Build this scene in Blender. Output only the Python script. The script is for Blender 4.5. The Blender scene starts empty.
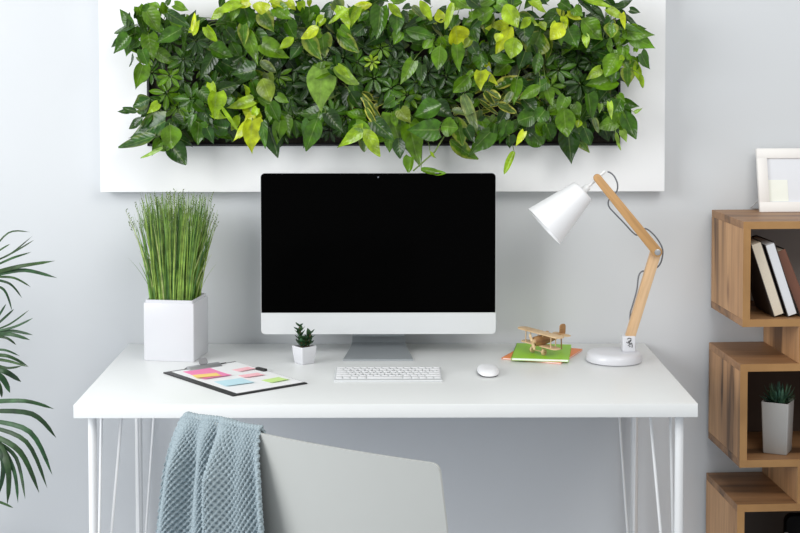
import bpy, bmesh, math, random
from mathutils import Vector, Matrix
from math import pi, sin, cos, radians as rad, sqrt

S = bpy.context.scene
# ------------------------------------------------------------------ camera
cam_d = bpy.data.cameras.new('camera')
cam = bpy.data.objects.new('camera', cam_d)
S.collection.objects.link(cam)
cam.location = (0.0109, -4.2667, 1.5856)
cam.rotation_euler = (rad(90 - 2.514), rad(0.06), rad(-0.196))
cam_d.sensor_width = 36
cam_d.lens = 36 * 1478.66 / 800
cam_d.shift_x = 0.0061
cam_d.shift_y = -0.1821
cam_d.clip_end = 50
S.camera = cam
# ------------------------------------------------------------------ light
w = bpy.data.worlds.new('world'); S.world = w
w.use_nodes = True
bg = w.node_tree.nodes['Background']
bg.inputs[0].default_value = (0.965, 0.983, 1.0, 1)
bg.inputs[1].default_value = 0.54
def area(name, loc, target, sx, sy, power, col=(1, 1, 1)):
    d = bpy.data.lights.new(name, 'AREA'); d.shape = 'RECTANGLE'; d.size = sx; d.size_y = sy
    d.energy = power; d.color = col
    o = bpy.data.objects.new(name, d); S.collection.objects.link(o)
    o.location = loc
    o.rotation_euler = (Vector(target) - Vector(loc)).to_track_quat('-Z', 'Y').to_euler()
    return o
area('window_daylight', (-3.0, -2.5, 2.05), (-0.2, 0.0, 0.9), 2.2, 2.0, 92, (0.97, 0.985, 1.0))
area('ceiling_light', (1.2, -2.8, 3.0), (0.5, 0.0, 0.9), 1.6, 1.6, 32, (1.0, 0.98, 0.94))
S.view_settings.view_transform = 'Standard'
S.view_settings.look = 'None'
S.view_settings.exposure = 0.25
S.view_settings.gamma = 1
S.view_settings.use_curve_mapping = False
S.cycles.max_bounces = 8

random.seed(11)
# ------------------------------------------------------------------ helpers
def nodes(name):
    m = bpy.data.materials.new(name); m.use_nodes = True
    nt = m.node_tree
    return m, nt, nt.nodes['Principled BSDF']
def N(nt, t, **kw):
    n = nt.nodes.new(t)
    for k, v in kw.items(): setattr(n, k, v)
    return n
def mat(name, col, rough=0.5, metal=0.0, spec=0.5, noise=0.03, nscale=30, bump=0.0, bscale=200, coat=0.0):
    m, nt, b = nodes(name)
    b.inputs['Roughness'].default_value = rough
    b.inputs['Metallic'].default_value = metal
    b.inputs['Specular IOR Level'].default_value = spec
    b.inputs['Coat Weight'].default_value = coat
    tc = N(nt, 'ShaderNodeTexCoord')
    nz = N(nt, 'ShaderNodeTexNoise'); nz.inputs['Scale'].default_value = nscale
    nt.links.new(tc.outputs['Object'], nz.inputs['Vector'])
    mx = N(nt, 'ShaderNodeMix', data_type='RGBA')
    mx.inputs[6].default_value = (*[c * (1 - noise) for c in col], 1)
    mx.inputs[7].default_value = (*[min(1, c * (1 + noise)) for c in col], 1)
    nt.links.new(nz.outputs['Fac'], mx.inputs[0]); nt.links.new(mx.outputs[2], b.inputs['Base Color'])
    if bump:
        n2 = N(nt, 'ShaderNodeTexNoise'); n2.inputs['Scale'].default_value = bscale
        nt.links.new(tc.outputs['Object'], n2.inputs['Vector'])
        bp = N(nt, 'ShaderNodeBump'); bp.inputs['Strength'].default_value = bump; bp.inputs['Distance'].default_value = 0.002
        nt.links.new(n2.outputs['Fac'], bp.inputs['Height']); nt.links.new(bp.outputs[0], b.inputs['Normal'])
    return m
def wood(name, c1, c2, c3, stretch, rough=0.5, scale=1.0, knots=True):
    """grain running along the axis with the small stretch factor"""
    m, nt, b = nodes(name)
    tc = N(nt, 'ShaderNodeTexCoord')
    oi = N(nt, 'ShaderNodeObjectInfo')
    add = N(nt, 'ShaderNodeVectorMath', operation='ADD')
    sc = N(nt, 'ShaderNodeVectorMath', operation='SCALE'); sc.inputs['Scale'].default_value = 3.7
    comb = N(nt, 'ShaderNodeCombineXYZ')
    for i in range(3): nt.links.new(oi.outputs['Random'], comb.inputs[i])
    nt.links.new(comb.outputs[0], sc.inputs[0])
    nt.links.new(tc.outputs['Object'], add.inputs[0]); nt.links.new(sc.outputs[0], add.inputs[1])
    mp = N(nt, 'ShaderNodeMapping'); mp.inputs['Scale'].default_value = [s * scale for s in stretch]
    nt.links.new(add.outputs[0], mp.inputs[0])
    n1 = N(nt, 'ShaderNodeTexNoise'); n1.inputs['Scale'].default_value = 14; n1.inputs['Detail'].default_value = 6; n1.inputs['Distortion'].default_value = 0.6
    nt.links.new(mp.outputs[0], n1.inputs['Vector'])
    n2 = N(nt, 'ShaderNodeTexNoise'); n2.inputs['Scale'].default_value = 70; n2.inputs['Detail'].default_value = 3
    nt.links.new(mp.outputs[0], n2.inputs['Vector'])
    r1 = N(nt, 'ShaderNodeValToRGB')
    r1.color_ramp.elements[0].position = 0.32; r1.color_ramp.elements[0].color = (*c3, 1)
    r1.color_ramp.elements[1].position = 0.62; r1.color_ramp.elements[1].color = (*c1, 1)
    e = r1.color_ramp.elements.new(0.45); e.color = (*c2, 1)
    nt.links.new(n1.outputs['Fac'], r1.inputs[0])
    mx = N(nt, 'ShaderNodeMix', data_type='RGBA', blend_type='MULTIPLY')
    r2 = N(nt, 'ShaderNodeValToRGB')
    r2.color_ramp.elements[0].position = 0.3; r2.color_ramp.elements[0].color = (0.78, 0.76, 0.73, 1)
    r2.color_ramp.elements[1].position = 0.6; r2.color_ramp.elements[1].color = (1, 1, 1, 1)
    nt.links.new(n2.outputs['Fac'], r2.inputs[0])
    mx.inputs[0].default_value = 0.8
    nt.links.new(r1.outputs[0], mx.inputs[6]); nt.links.new(r2.outputs[0], mx.inputs[7])
    out = mx.outputs[2]
    if knots:
        mp2 = N(nt, 'ShaderNodeMapping'); mp2.inputs['Scale'].default_value = [0.25 + 0.75 * s for s in stretch]
        nt.links.new(add.outputs[0], mp2.inputs[0])
        vo = N(nt, 'ShaderNodeTexVoronoi'); vo.inputs['Scale'].default_value = 9
        nt.links.new(mp2.outputs[0], vo.inputs['Vector'])
        rk = N(nt, 'ShaderNodeValToRGB')
        rk.color_ramp.elements[0].position = 0.03; rk.color_ramp.elements[0].color = (0.42, 0.33, 0.27, 1)
        rk.color_ramp.elements[1].position = 0.15; rk.color_ramp.elements[1].color = (1, 1, 1, 1)
        nt.links.new(vo.outputs['Distance'], rk.inputs[0])
        m3 = N(nt, 'ShaderNodeMix', data_type='RGBA', blend_type='MULTIPLY'); m3.inputs[0].default_value = 0.9
        nt.links.new(out, m3.inputs[6]); nt.links.new(rk.outputs[0], m3.inputs[7]); out = m3.outputs[2]
    nt.links.new(out, b.inputs['Base Color'])
    b.inputs['Roughness'].default_value = rough
    return m
def foliage(name, rough=0.33, trans=0.22, vein=1.0):
    m, nt, b = nodes(name)
    at = N(nt, 'ShaderNodeAttribute'); at.attribute_name = 'Col'
    uv = N(nt, 'ShaderNodeUVMap'); uv.uv_map = 'UVMap'
    sp = N(nt, 'ShaderNodeSeparateXYZ'); nt.links.new(uv.outputs[0], sp.inputs[0])
    ab = N(nt, 'ShaderNodeMath', operation='ABSOLUTE'); nt.links.new(sp.outputs[0], ab.inputs[0])
    # yellow margin on variegated leaves (attribute alpha)
    tc = N(nt, 'ShaderNodeTexCoord')
    nz = N(nt, 'ShaderNodeTexNoise'); nz.inputs['Scale'].default_value = 60
    nt.links.new(tc.outputs['Object'], nz.inputs['Vector'])
    ad = N(nt, 'ShaderNodeMath', operation='MULTIPLY_ADD'); ad.inputs[1].default_value = 1.3; nt.links.new(nz.outputs['Fac'], ad.inputs[0]); nt.links.new(ab.outputs[0], ad.inputs[2])
    mr = N(nt, 'ShaderNodeMapRange'); mr.inputs[1].default_value = 1.15; mr.inputs[2].default_value = 1.4
    nt.links.new(ad.outputs[0], mr.inputs[0])
    mu = N(nt, 'ShaderNodeMath', operation='MULTIPLY'); nt.links.new(mr.outputs[0], mu.inputs[0]); nt.links.new(at.outputs['Alpha'], mu.inputs[1])
    m1 = N(nt, 'ShaderNodeMix', data_type='RGBA'); m1.inputs[7].default_value = (0.62, 0.60, 0.10, 1)
    nt.links.new(mu.outputs[0], m1.inputs[0]); nt.links.new(at.outputs['Color'], m1.inputs[6])
    # midrib
    lt = N(nt, 'ShaderNodeMapRange'); lt.inputs[1].default_value = 0.09; lt.inputs[2].default_value = 0.02; lt.inputs[3].default_value = 0.0; lt.inputs[4].default_value = 0.22 * vein
    nt.links.new(ab.outputs[0], lt.inputs[0])
    m2 = N(nt, 'ShaderNodeMix', data_type='RGBA'); m2.inputs[7].default_value = (0.42, 0.55, 0.16, 1)
    nt.links.new(lt.outputs[0], m2.inputs[0]); nt.links.new(m1.outputs[2], m2.inputs[6])
    # mottling
    n3 = N(nt, 'ShaderNodeTexNoise'); n3.inputs['Scale'].default_value = 42; n3.inputs['Detail'].default_value = 3
    nt.links.new(tc.outputs['Object'], n3.inputs['Vector'])
    rr = N(nt, 'ShaderNodeMapRange'); rr.inputs[1].default_value = .3; rr.inputs[2].default_value = .7; rr.inputs[3].default_value = 0.58; rr.inputs[4].default_value = 1.40
    nt.links.new(n3.outputs['Fac'], rr.inputs[0])
    m3 = N(nt, 'ShaderNodeVectorMath', operation='SCALE'); nt.links.new(m2.outputs[2], m3.inputs[0]); nt.links.new(rr.outputs[0], m3.inputs['Scale'])
    nt.links.new(m3.outputs[0], b.inputs['Base Color'])
    b.inputs['Roughness'].default_value = rough
    # side veins as a bump
    wv = N(nt, 'ShaderNodeMath', operation='SINE')
    cm = N(nt, 'ShaderNodeMath', operation='MULTIPLY_ADD'); cm.inputs[1].default_value = -0.25
    nt.links.new(ab.outputs[0], cm.inputs[0]); nt.links.new(sp.outputs[1], cm.inputs[2])
    cs = N(nt, 'ShaderNodeMath', operation='MULTIPLY'); cs.inputs[1].default_value = 45; nt.links.new(cm.outputs[0], cs.inputs[0])
    nt.links.new(cs.outputs[0], wv.inputs[0])
    bp = N(nt, 'ShaderNodeBump'); bp.inputs['Strength'].default_value = 0.11 * vein; bp.inputs['Distance'].default_value = 0.002
    nt.links.new(wv.outputs[0], bp.inputs['Height']); nt.links.new(bp.outputs[0], b.inputs['Normal'])
    tr = N(nt, 'ShaderNodeBsdfTranslucent'); nt.links.new(m3.outputs[0], tr.inputs[0])
    ms = N(nt, 'ShaderNodeMixShader'); ms.inputs[0].default_value = trans
    nt.links.new(b.outputs[0], ms.inputs[1]); nt.links.new(tr.outputs[0], ms.inputs[2])
    nt.links.new(ms.outputs[0], nt.nodes['Material Output'].inputs[0])
    return m

class MB:
    """collects shapes into one mesh"""
    def __init__(s, attrs=False):
        s.bm = bmesh.new()
        if attrs:
            s.col = s.bm.loops.layers.float_color.new('Col'); s.uv = s.bm.loops.layers.uv.new('UVMap')
    def add(s, fn, M=None, bevel=0, seg=2):
        t = bmesh.new(); fn(t)
        if bevel: bmesh.ops.bevel(t, geom=list(t.edges), offset=bevel, segments=seg, affect='EDGES', profile=0.5)
        if M is not None: bmesh.ops.transform(t, matrix=M, verts=t.verts)
        me = bpy.data.meshes.new('tmp'); t.to_mesh(me); t.free(); s.bm.from_mesh(me); bpy.data.meshes.remove(me)
        return s
    def box(s, x0, x1, y0, y1, z0, z1, bevel=0, seg=2, M=None):
        def f(t):
            bmesh.ops.create_cube(t, size=1)
            for v in t.verts:
                v.co = Vector(((x0 + x1) / 2 + v.co.x * (x1 - x0), (y0 + y1) / 2 + v.co.y * (y1 - y0), (z0 + z1) / 2 + v.co.z * (z1 - z0)))
        return s.add(f, M, bevel, seg)
    def cyl(s, p0, p1, r0, r1=None, n=20, bevel=0, caps=True):
        p0 = Vector(p0); p1 = Vector(p1); r1 = r0 if r1 is None else r1
        d = p1 - p0
        M = Matrix.Translation((p0 + p1) / 2) @ d.to_track_quat('Z', 'Y').to_matrix().to_4x4()
        def f(t):
            bmesh.ops.create_cone(t, cap_ends=caps, segments=n, radius1=r0, radius2=r1, depth=d.length)
            if bevel:
                eds = [e for e in t.edges if abs(e.verts[0].co.z - e.verts[1].co.z) < 1e-6]
                bmesh.ops.bevel(t, geom=eds, offset=bevel, segments=2, affect='EDGES', profile=0.5)
        return s.add(f, M)
    def prism(s, pts, axis_len, M=None, bevel=0):
        """polygon in local xy, extruded along +z by axis_len"""
        def f(t):
            a = [t.verts.new((x, y, 0)) for x, y in pts]; b = [t.verts.new((x, y, axis_len)) for x, y in pts]
            t.faces.new(a[::-1]); t.faces.new(b)
            for i in range(len(pts)):
                j = (i + 1) % len(pts); t.faces.new((a[i], a[j], b[j], b[i]))
            bmesh.ops.recalc_face_normals(t, faces=t.faces)
        return s.add(f, M, bevel)
    def lathe(s, prof, n=40, M=None):
        def f(t):
            rings = []
            for r, z in prof:
                rings.append([t.verts.new((0, 0, z))] if r < 1e-6 else [t.verts.new((r * cos(2 * pi * k / n), r * sin(2 * pi * k / n), z)) for k in range(n)])
            for a, b in zip(rings, rings[1:]):
                for k in range(n):
                    j = (k + 1) % n
                    if len(a) == 1 and len(b) > 1: t.faces.new((a[0], b[k], b[j]))
                    elif len(b) == 1 and len(a) > 1: t.faces.new((a[k], a[j], b[0]))
                    elif len(a) > 1: t.faces.new((a[k], a[j], b[j], b[k]))
            bmesh.ops.recalc_face_normals(t, faces=t.faces)
        return s.add(f, M)
    def tube(s, pts, r, n=8, r1=None, col=None):
        pts = [Vector(p) for p in pts]; r1 = r if r1 is None else r1
        bm = s.bm; prev = None; nrm = None; L = len(pts)
        first = None
        for i, p in enumerate(pts):
            d = (pts[min(i + 1, L - 1)] - pts[max(i - 1, 0)]).normalized()
            if nrm is None: nrm = d.orthogonal().normalized()
            nrm = (nrm - d * nrm.dot(d)).normalized(); bn = d.cross(nrm)
            rr = r + (r1 - r) * i / (L - 1)
            ring = [bm.verts.new(p + rr * (cos(2 * pi * k / n) * nrm + sin(2 * pi * k / n) * bn)) for k in range(n)]
            if prev:
                for k in range(n):
                    fc = bm.faces.new((prev[k], prev[(k + 1) % n], ring[(k + 1) % n], ring[k]))
                    if col: s.paint(fc, col)
            else: first = ring
            prev = ring
        for rg in (first[::-1], prev):
            fc = bm.faces.new(rg)
            if col: s.paint(fc, col)
        return s
    def paint(s, fc, col):
        for l in fc.loops:
            l[s.col] = (*col[:3], col[3] if len(col) > 3 else 0); l[s.uv].uv = (0.5, 0.5)
    def leaf(s, base, tip, width, normal, col, kind='heart', fold=0.25, droop=0.15, nt=8, wave=0.0):
        base = Vector(base); tip = Vector(tip); d = tip - base; L = d.length; d = d.normalized()
        n = Vector(normal); n = (n - d * n.dot(d)).normalized(); a = d.cross(n)
        vs = (-1, -0.55, 0, 0.55, 1); ph = random.random() * 6
        grid = []
        for i in range(nt + 1):
            t = i / nt
            if kind == 'heart': w = max(0, sin(pi * min(1, (t * 0.93 + 0.07)) ** 0.62)) ** 0.85 * (1 - .55 * t ** 3)
            elif kind == 'oval': w = max(0, sin(pi * min(1, (t * 0.96 + 0.02)) ** 0.85)) ** 0.8 * (1 - .35 * t ** 3)
            elif kind == 'round': w = max(0, sin(pi * min(1, (t * 0.9 + 0.06)) ** 0.85)) ** 0.6
            elif kind == 'finger': w = max(0, sin(pi * min(1, t * 0.97 + 0.02) ** 1.15)) ** 0.8
            else: w = max(0, sin(pi * min(1, t * 0.97 + 0.03) ** 0.7)) ** 0.6
            row = []
            for v in vs:
                al = L * (t - (0.11 * abs(v) * (1 - t) ** 3 if kind in ('heart', 'round') else 0))
                up = fold * abs(v) * w * width / 2 - droop * L * (4 * (t - 0.5) ** 2 - 1) * -0.5 * (1 if t > .5 else .6)
                up += wave * sin(ph + 7 * t + 2 * v) * abs(v) * width
                row.append(s.bm.verts.new(base + d * al + a * (v * w * width / 2) + n * up))
            grid.append(row)
        for i in range(nt):
            for j in range(4):
                q = (grid[i][j], grid[i][j + 1], grid[i + 1][j + 1], grid[i + 1][j])
                try: fc = s.bm.faces.new(q)
                except ValueError: continue
                fc.smooth = True
                for l, (ii, jj) in zip(fc.loops, ((i, j), (i, j + 1), (i + 1, j + 1), (i + 1, j))):
                    l[s.col] = (*col[:3], col[3] if len(col) > 3 else 0)
                    l[s.uv].uv = (vs[jj], ii / nt)
    def build(s, name, m, parent=None, world=False, smooth=None, loc=None):
        if world and parent is not None:
            bmesh.ops.transform(s.bm, matrix=parent.matrix_basis.inverted(), verts=s.bm.verts)
        if loc is not None:
            bmesh.ops.translate(s.bm, vec=-Vector(loc), verts=s.bm.verts)
        me = bpy.data.meshes.new(name); s.bm.to_mesh(me); s.bm.free()
        o = bpy.data.objects.new(name, me); S.collection.objects.link(o)
        me.materials.append(m)
        if smooth is not None:
            for p in me.polygons: p.use_smooth = True
            if smooth < 180: me.set_sharp_from_angle(angle=rad(smooth))
        if parent is not None: o.parent = parent
        if loc is not None: o.location = loc
        return o
def tag(o, label=None, cat=None, group=None, kind=None):
    if label: o['label'] = label
    if cat: o['category'] = cat
    if group: o['group'] = group
    if kind: o['kind'] = kind
    return o
def thing(name, loc, label, cat, rz=0, group=None):
    o = bpy.data.objects.new(name, None); S.collection.objects.link(o)
    o.empty_display_size = 0.05
    o.location = loc; o.rotation_euler = (0, 0, rz)
    o.matrix_basis = Matrix.Translation(loc) @ Matrix.Rotation(rz, 4, 'Z')
    return tag(o, label, cat, group)

# ------------------------------------------------------------------ materials
M_WALL = mat('wall_paint', (0.635, 0.655, 0.672), 0.85, noise=0.015, nscale=3, bump=0.05, bscale=350)
M_FLOOR = wood('floor_boards', (0.46, 0.50, 0.57), (0.41, 0.445, 0.51), (0.33, 0.36, 0.41), (0.1, 1, 1), 0.5, 0.5, False)
M_WHITE = mat('white_lacquer', (0.80, 0.815, 0.81), 0.32, noise=0.01)
M_FRAME = mat('white_panel', (0.85, 0.855, 0.86), 0.45, noise=0.008)
M_METALW = mat('white_powder_coat', (0.83, 0.84, 0.84), 0.35, noise=0.01)
M_TRAY = mat('black_tray', (0.012, 0.012, 0.014), 0.6)
M_SOIL = mat('dark_soil', (0.03, 0.024, 0.018), 0.95, noise=0.5, nscale=120, bump=1, bscale=150)
M_POT = mat('white_ceramic', (0.66, 0.665, 0.695), 0.28, noise=0.008)
M_LEAF = foliage('leaf', 0.25, 0.18)
M_LEAF_MATT = foliage('succulent_leaf', 0.5, 0.08, 0.3)
M_BLADE = foliage('grass_blade', 0.5, 0.25, 0.0)
M_STEM = mat('green_stem', (0.16, 0.24, 0.05), 0.5, noise=0.2)
M_SCREEN = mat('black_glass', (0.001, 0.001, 0.001), 0.12, spec=0.015, noise=0)
M_ALU = mat('pale_aluminium', (0.71, 0.73, 0.74), 0.42, metal=0.25, noise=0.01)
M_ALU2 = mat('brushed_aluminium', (0.42, 0.45, 0.47), 0.38, metal=0.55, noise=0.02)
M_KEY = mat('white_key', (0.80, 0.805, 0.82), 0.4, noise=0.005)
M_LEGEND = mat('grey_print', (0.10, 0.10, 0.11), 0.6)
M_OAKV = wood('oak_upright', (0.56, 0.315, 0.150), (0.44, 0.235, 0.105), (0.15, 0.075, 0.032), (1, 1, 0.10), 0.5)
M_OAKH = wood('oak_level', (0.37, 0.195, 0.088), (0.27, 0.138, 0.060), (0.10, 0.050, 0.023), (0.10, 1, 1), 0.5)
M_OAKE = wood('oak_edge', (0.43, 0.235, 0.085), (0.37, 0.195, 0.068), (0.30, 0.155, 0.05), (0.12, 0.3, 0.12), 0.5, 1, False)
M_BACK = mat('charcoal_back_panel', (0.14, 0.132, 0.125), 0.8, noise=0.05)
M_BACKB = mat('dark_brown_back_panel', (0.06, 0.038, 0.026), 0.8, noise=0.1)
M_BEECH = wood('beech', (0.70, 0.47, 0.27), (0.64, 0.41, 0.22), (0.56, 0.34, 0.17), (1, 1, 0.08), 0.45, 1.5, False)
M_BEECHD = wood('oiled_beech', (0.56, 0.32, 0.13), (0.49, 0.27, 0.10), (0.40, 0.21, 0.07), (1, 1, 0.08), 0.45, 1.5, False)
M_TOY = wood('toy_birch', (0.72, 0.53, 0.32), (0.66, 0.46, 0.26), (0.58, 0.38, 0.20), (0.15, 1, 1), 0.5, 2, False)
M_TOYD = wood('toy_walnut', (0.46, 0.26, 0.11), (0.38, 0.20, 0.08), (0.28, 0.14, 0.055), (0.15, 1, 1), 0.5, 2, False)
M_CORD = mat('grey_cord', (0.16, 0.17, 0.19), 0.7)
M_STEEL = mat('steel', (0.55, 0.56, 0.57), 0.3, metal=0.9)
M_BLACK = mat('black_plastic', (0.012, 0.012, 0.013), 0.45)
M_PAPER = mat('white_paper', (0.88, 0.885, 0.89), 0.8, noise=0.005)
M_GLASS_PAPER = mat('pale_print', (0.74, 0.76, 0.80), 0.35, noise=0.01)

# ------------------------------------------------------------------ setting
tag(MB().box(-4, 4, 0.01, 0.13, 0, 3.2).build('wall_back', M_WALL), kind='structure')
tag(MB().box(-4, 4, -5.2, 0.01, -0.1, 0).build('floor', M_FLOOR), kind='structure')
tag(MB().box(-4, 4, -0.008, 0.01, 0, 0.08, 0.003).build('baseboard_back', M_WHITE), kind='structure')

# ------------------------------------------------------------------ desk
desk = thing('desk', (0, -0.375, 0), 'long white desk with slim hairpin legs standing against the grey wall', 'desk')
MB().box(-0.75, 0.75, -0.375, 0.375, 0.717, 0.75, 0.0015, 2).build('tabletop', M_WHITE, desk, smooth=40)
for sx in (-1, 1):
    for sy in (-1, 1):
        x, y = sx * 0.7145, sy * 0.327
        leg = MB().cyl((x, y, 0), (x, y, 0.716), 0.0105, n=20).cyl((x, y, 0), (x, y, 0.006), 0.014, n=20).build('leg', M_METALW, desk, smooth=40)
        MB().tube([(x - sx * 0.004, y - sy * 0.004, 0.012), (x - sx * 0.064, y - sy * 0.05, 0.716)], 0.0036, 10).build('rod', M_METALW, leg, smooth=50)
        MB().tube([(x - sx * 0.002, y - sy * 0.006, 0.012), (x - sx * 0.008, y - sy * 0.075, 0.716)], 0.0036, 10).build('rod', M_METALW, leg, smooth=50)
        MB().box(min(x + sx * .012, x - sx * .07), max(x + sx * .012, x - sx * .07), min(y + sy * .012, y - sy * .09), max(y + sy * .012, y - sy * .09), 0.7140, 0.7172, 0.001).build('mounting_plate', M_METALW, leg)

# ------------------------------------------------------------------ living wall
TX0, TX1, TZ0, TZ1 = -0.682, 0.668, 1.329, 1.688
lw = thing('plant_frame', (0, 0.01, 1.195), 'wide white picture-like frame of the living plant wall, hung on the grey wall', 'planter')
FX0, FX1, FZ0, FZ1 = -0.819, 0.797, 1.197, 1.82
f = MB()
f.box(FX0, FX1, -0.042, 0.008, FZ0, TZ0); f.box(FX0, FX1, -0.042, 0.008, TZ1, FZ1)
f.box(FX0, TX0, -0.042, 0.008, TZ0, TZ1); f.box(TX1, FX1, -0.042, 0.008, TZ0, TZ1)
bmesh.ops.remove_doubles(f.bm, verts=f.bm.verts, dist=1e-5)
f.build('frame', M_FRAME, lw, world=True)
t = MB()
e = 0.006
t.box(TX0, TX1, 0.0, 0.006, TZ0, TZ1)
for a in ((TX0, TX0 + e, TZ0, TZ1), (TX1 - e, TX1, TZ0, TZ1), (TX0, TX1, TZ0, TZ0 + e), (TX0, TX1, TZ1 - e, TZ1)):
    t.box(a[0], a[1], -0.052, 0.006, a[2], a[3])
t.build('tray', M_TRAY, lw, world=True)
sl = MB().box(TX0 + .007, TX1 - .007, -0.030, -0.001, TZ0 + .007, TZ1 - .007).build('soil_pocket', M_SOIL, lw, world=True)
PLANTS = [
 ('A', 'vine_plant', -0.673, 1.643, "broad-leaved green vine spilling over the white frame at the planter's upper left corner"),
 ('B', 'umbrella_plant', -0.588, 1.580, 'dark umbrella plant with finger leaves right of the upper left corner vine'),
 ('C', 'vine_plant', -0.653, 1.386, "dark heart-leaved vine hanging over the white frame at the planter's lower left corner"),
 ('D', 'umbrella_plant', -0.589, 1.460, 'umbrella plant with finger leaves right above the lower left corner vine'),
 ('E', 'lime_vine_plant', -0.388, 1.670, "lime leaves rising over the planter's top edge above the monitor's left edge"),
 ('F', 'vine_plant', -0.403, 1.603, "glossy green vine in the planter's left third, under the lime top leaves"),
 ('G', 'vine_plant', -0.309, 1.626, "green vine with wide shiny leaves above and right of the monitor's left edge"),
 ('H', 'lime_vine_plant', -0.398, 1.397, "yellow-lime vine dipping over the lower frame edge by the monitor's left corner"),
 ('I', 'vine_plant', -0.498, 1.417, "dark vine with one round lime leaf, low in the planter's left third"),
 ('J', 'umbrella_plant', -0.272, 1.443, 'umbrella plant with dark finger leaves low down just right of the yellow-lime vine'),
 ('K', 'variegated_vine_plant', -0.2, 1.637, 'yellow and green blotched vine high in the planter, left of its centre'),
 ('L', 'vine_plant', -0.166, 1.523, 'vine with one very large pale green heart leaf hanging in the planter'),
 ('M', 'umbrella_plant', -0.126, 1.580, 'darkest umbrella plant, above the large pale heart leaf on its right'),
 ('N', 'umbrella_plant', -0.02, 1.574, "umbrella plant with a bright rosette above a dark one, at the planter's centre"),
 ('O', 'vine_plant', -0.097, 1.670, "lime-tipped vine at the top edge, left of the planter's centre"),
 ('P', 'lime_vine_plant', -0.058, 1.357, 'vine with two lime leaves splayed over the lower frame edge above the monitor'),
 ('Q', 'striped_strap_plant', -0.046, 1.437, 'yellow-striped strap-leaved plant low at the centre of the planter'),
 ('R', 'umbrella_plant', -0.138, 1.426, 'small-leaved umbrella plant right below the large pale heart leaf'),
 ('S', 'vine_plant', 0.028, 1.397, 'vine with an upright light green heart leaf right of the yellow-striped plant'),
 ('T', 'vine_plant', 0.011, 1.670, "vine with two long green pointed leaves at the planter's top centre"),
 ('U', 'lime_vine_plant', 0.182, 1.654, "vine with a shiny yellow-lime leaf at the top right of the planter's centre"),
 ('V', 'umbrella_plant', 0.16, 1.534, 'dark umbrella plant below the shiny yellow-lime leaf'),
 ('W', 'umbrella_plant', 0.06, 1.471, 'bright-centred umbrella plant above the light green heart leaf vine'),
 ('X', 'trailing_vine_plant', 0.108, 1.356, "long vine trailing down the white frame to the monitor's top edge"),
 ('Y', 'vine_plant', 0.234, 1.345, "broad-leaved vine at the planter's lower edge, above the monitor's right third"),
 ('Z', 'striped_strap_plant', 0.24, 1.448, "grey-green strap-leaved plant above the monitor's right half"),
 ('a', 'vine_plant', 0.274, 1.670, "broad green vine at the top edge above the monitor's right edge"),
 ('b', 'vine_plant', 0.285, 1.551, "vine with lime-edged heart leaves mid-planter above the monitor's right edge"),
 ('c', 'lime_vine_plant', 0.357, 1.653, "vine with yellowing lime leaves right of the monitor's right edge"),
 ('d', 'striped_strap_plant', 0.343, 1.505, 'cream-edged strap-leaved plant under the yellowing lime vine'),
 ('e', 'vine_plant', 0.439, 1.642, 'vine with one dark upright leaf and big round green leaf above the lamp shade'),
 ('f', 'umbrella_plant', 0.503, 1.533, 'umbrella plant with glossy finger leaves above the lamp shade'),
 ('g', 'round_leaf_plant', 0.432, 1.396, 'compact plant with small round leaves at the lower edge left of the lamp shade'),
 ('h', 'trailing_vine_plant', 0.343, 1.356, "small vine with a lone lime leaf dangling right of the monitor's top right corner"),
 ('i', 'vine_plant', 0.532, 1.379, 'vine with a dark pointed leaf hanging over the frame above the lamp shade'),
 ('j', 'lime_vine_plant', 0.531, 1.670, 'vine with bright yellow-lime leaves at the top edge above the lamp arm'),
 ('k', 'vine_plant', 0.639, 1.665, "vine reaching sideways over the frame at the planter's upper right corner"),
 ('l', 'lime_vine_plant', 0.694, 1.550, "small lime-edged leaf bunch hanging over the frame's right side"),
 ('m', 'vine_plant', 0.617, 1.550, "vine with wide bright leaves just inside the planter's right edge"),
 ('n', 'vine_plant', 0.655, 1.425, "vine spilling over the frame at the planter's lower right corner"),
]
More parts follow.
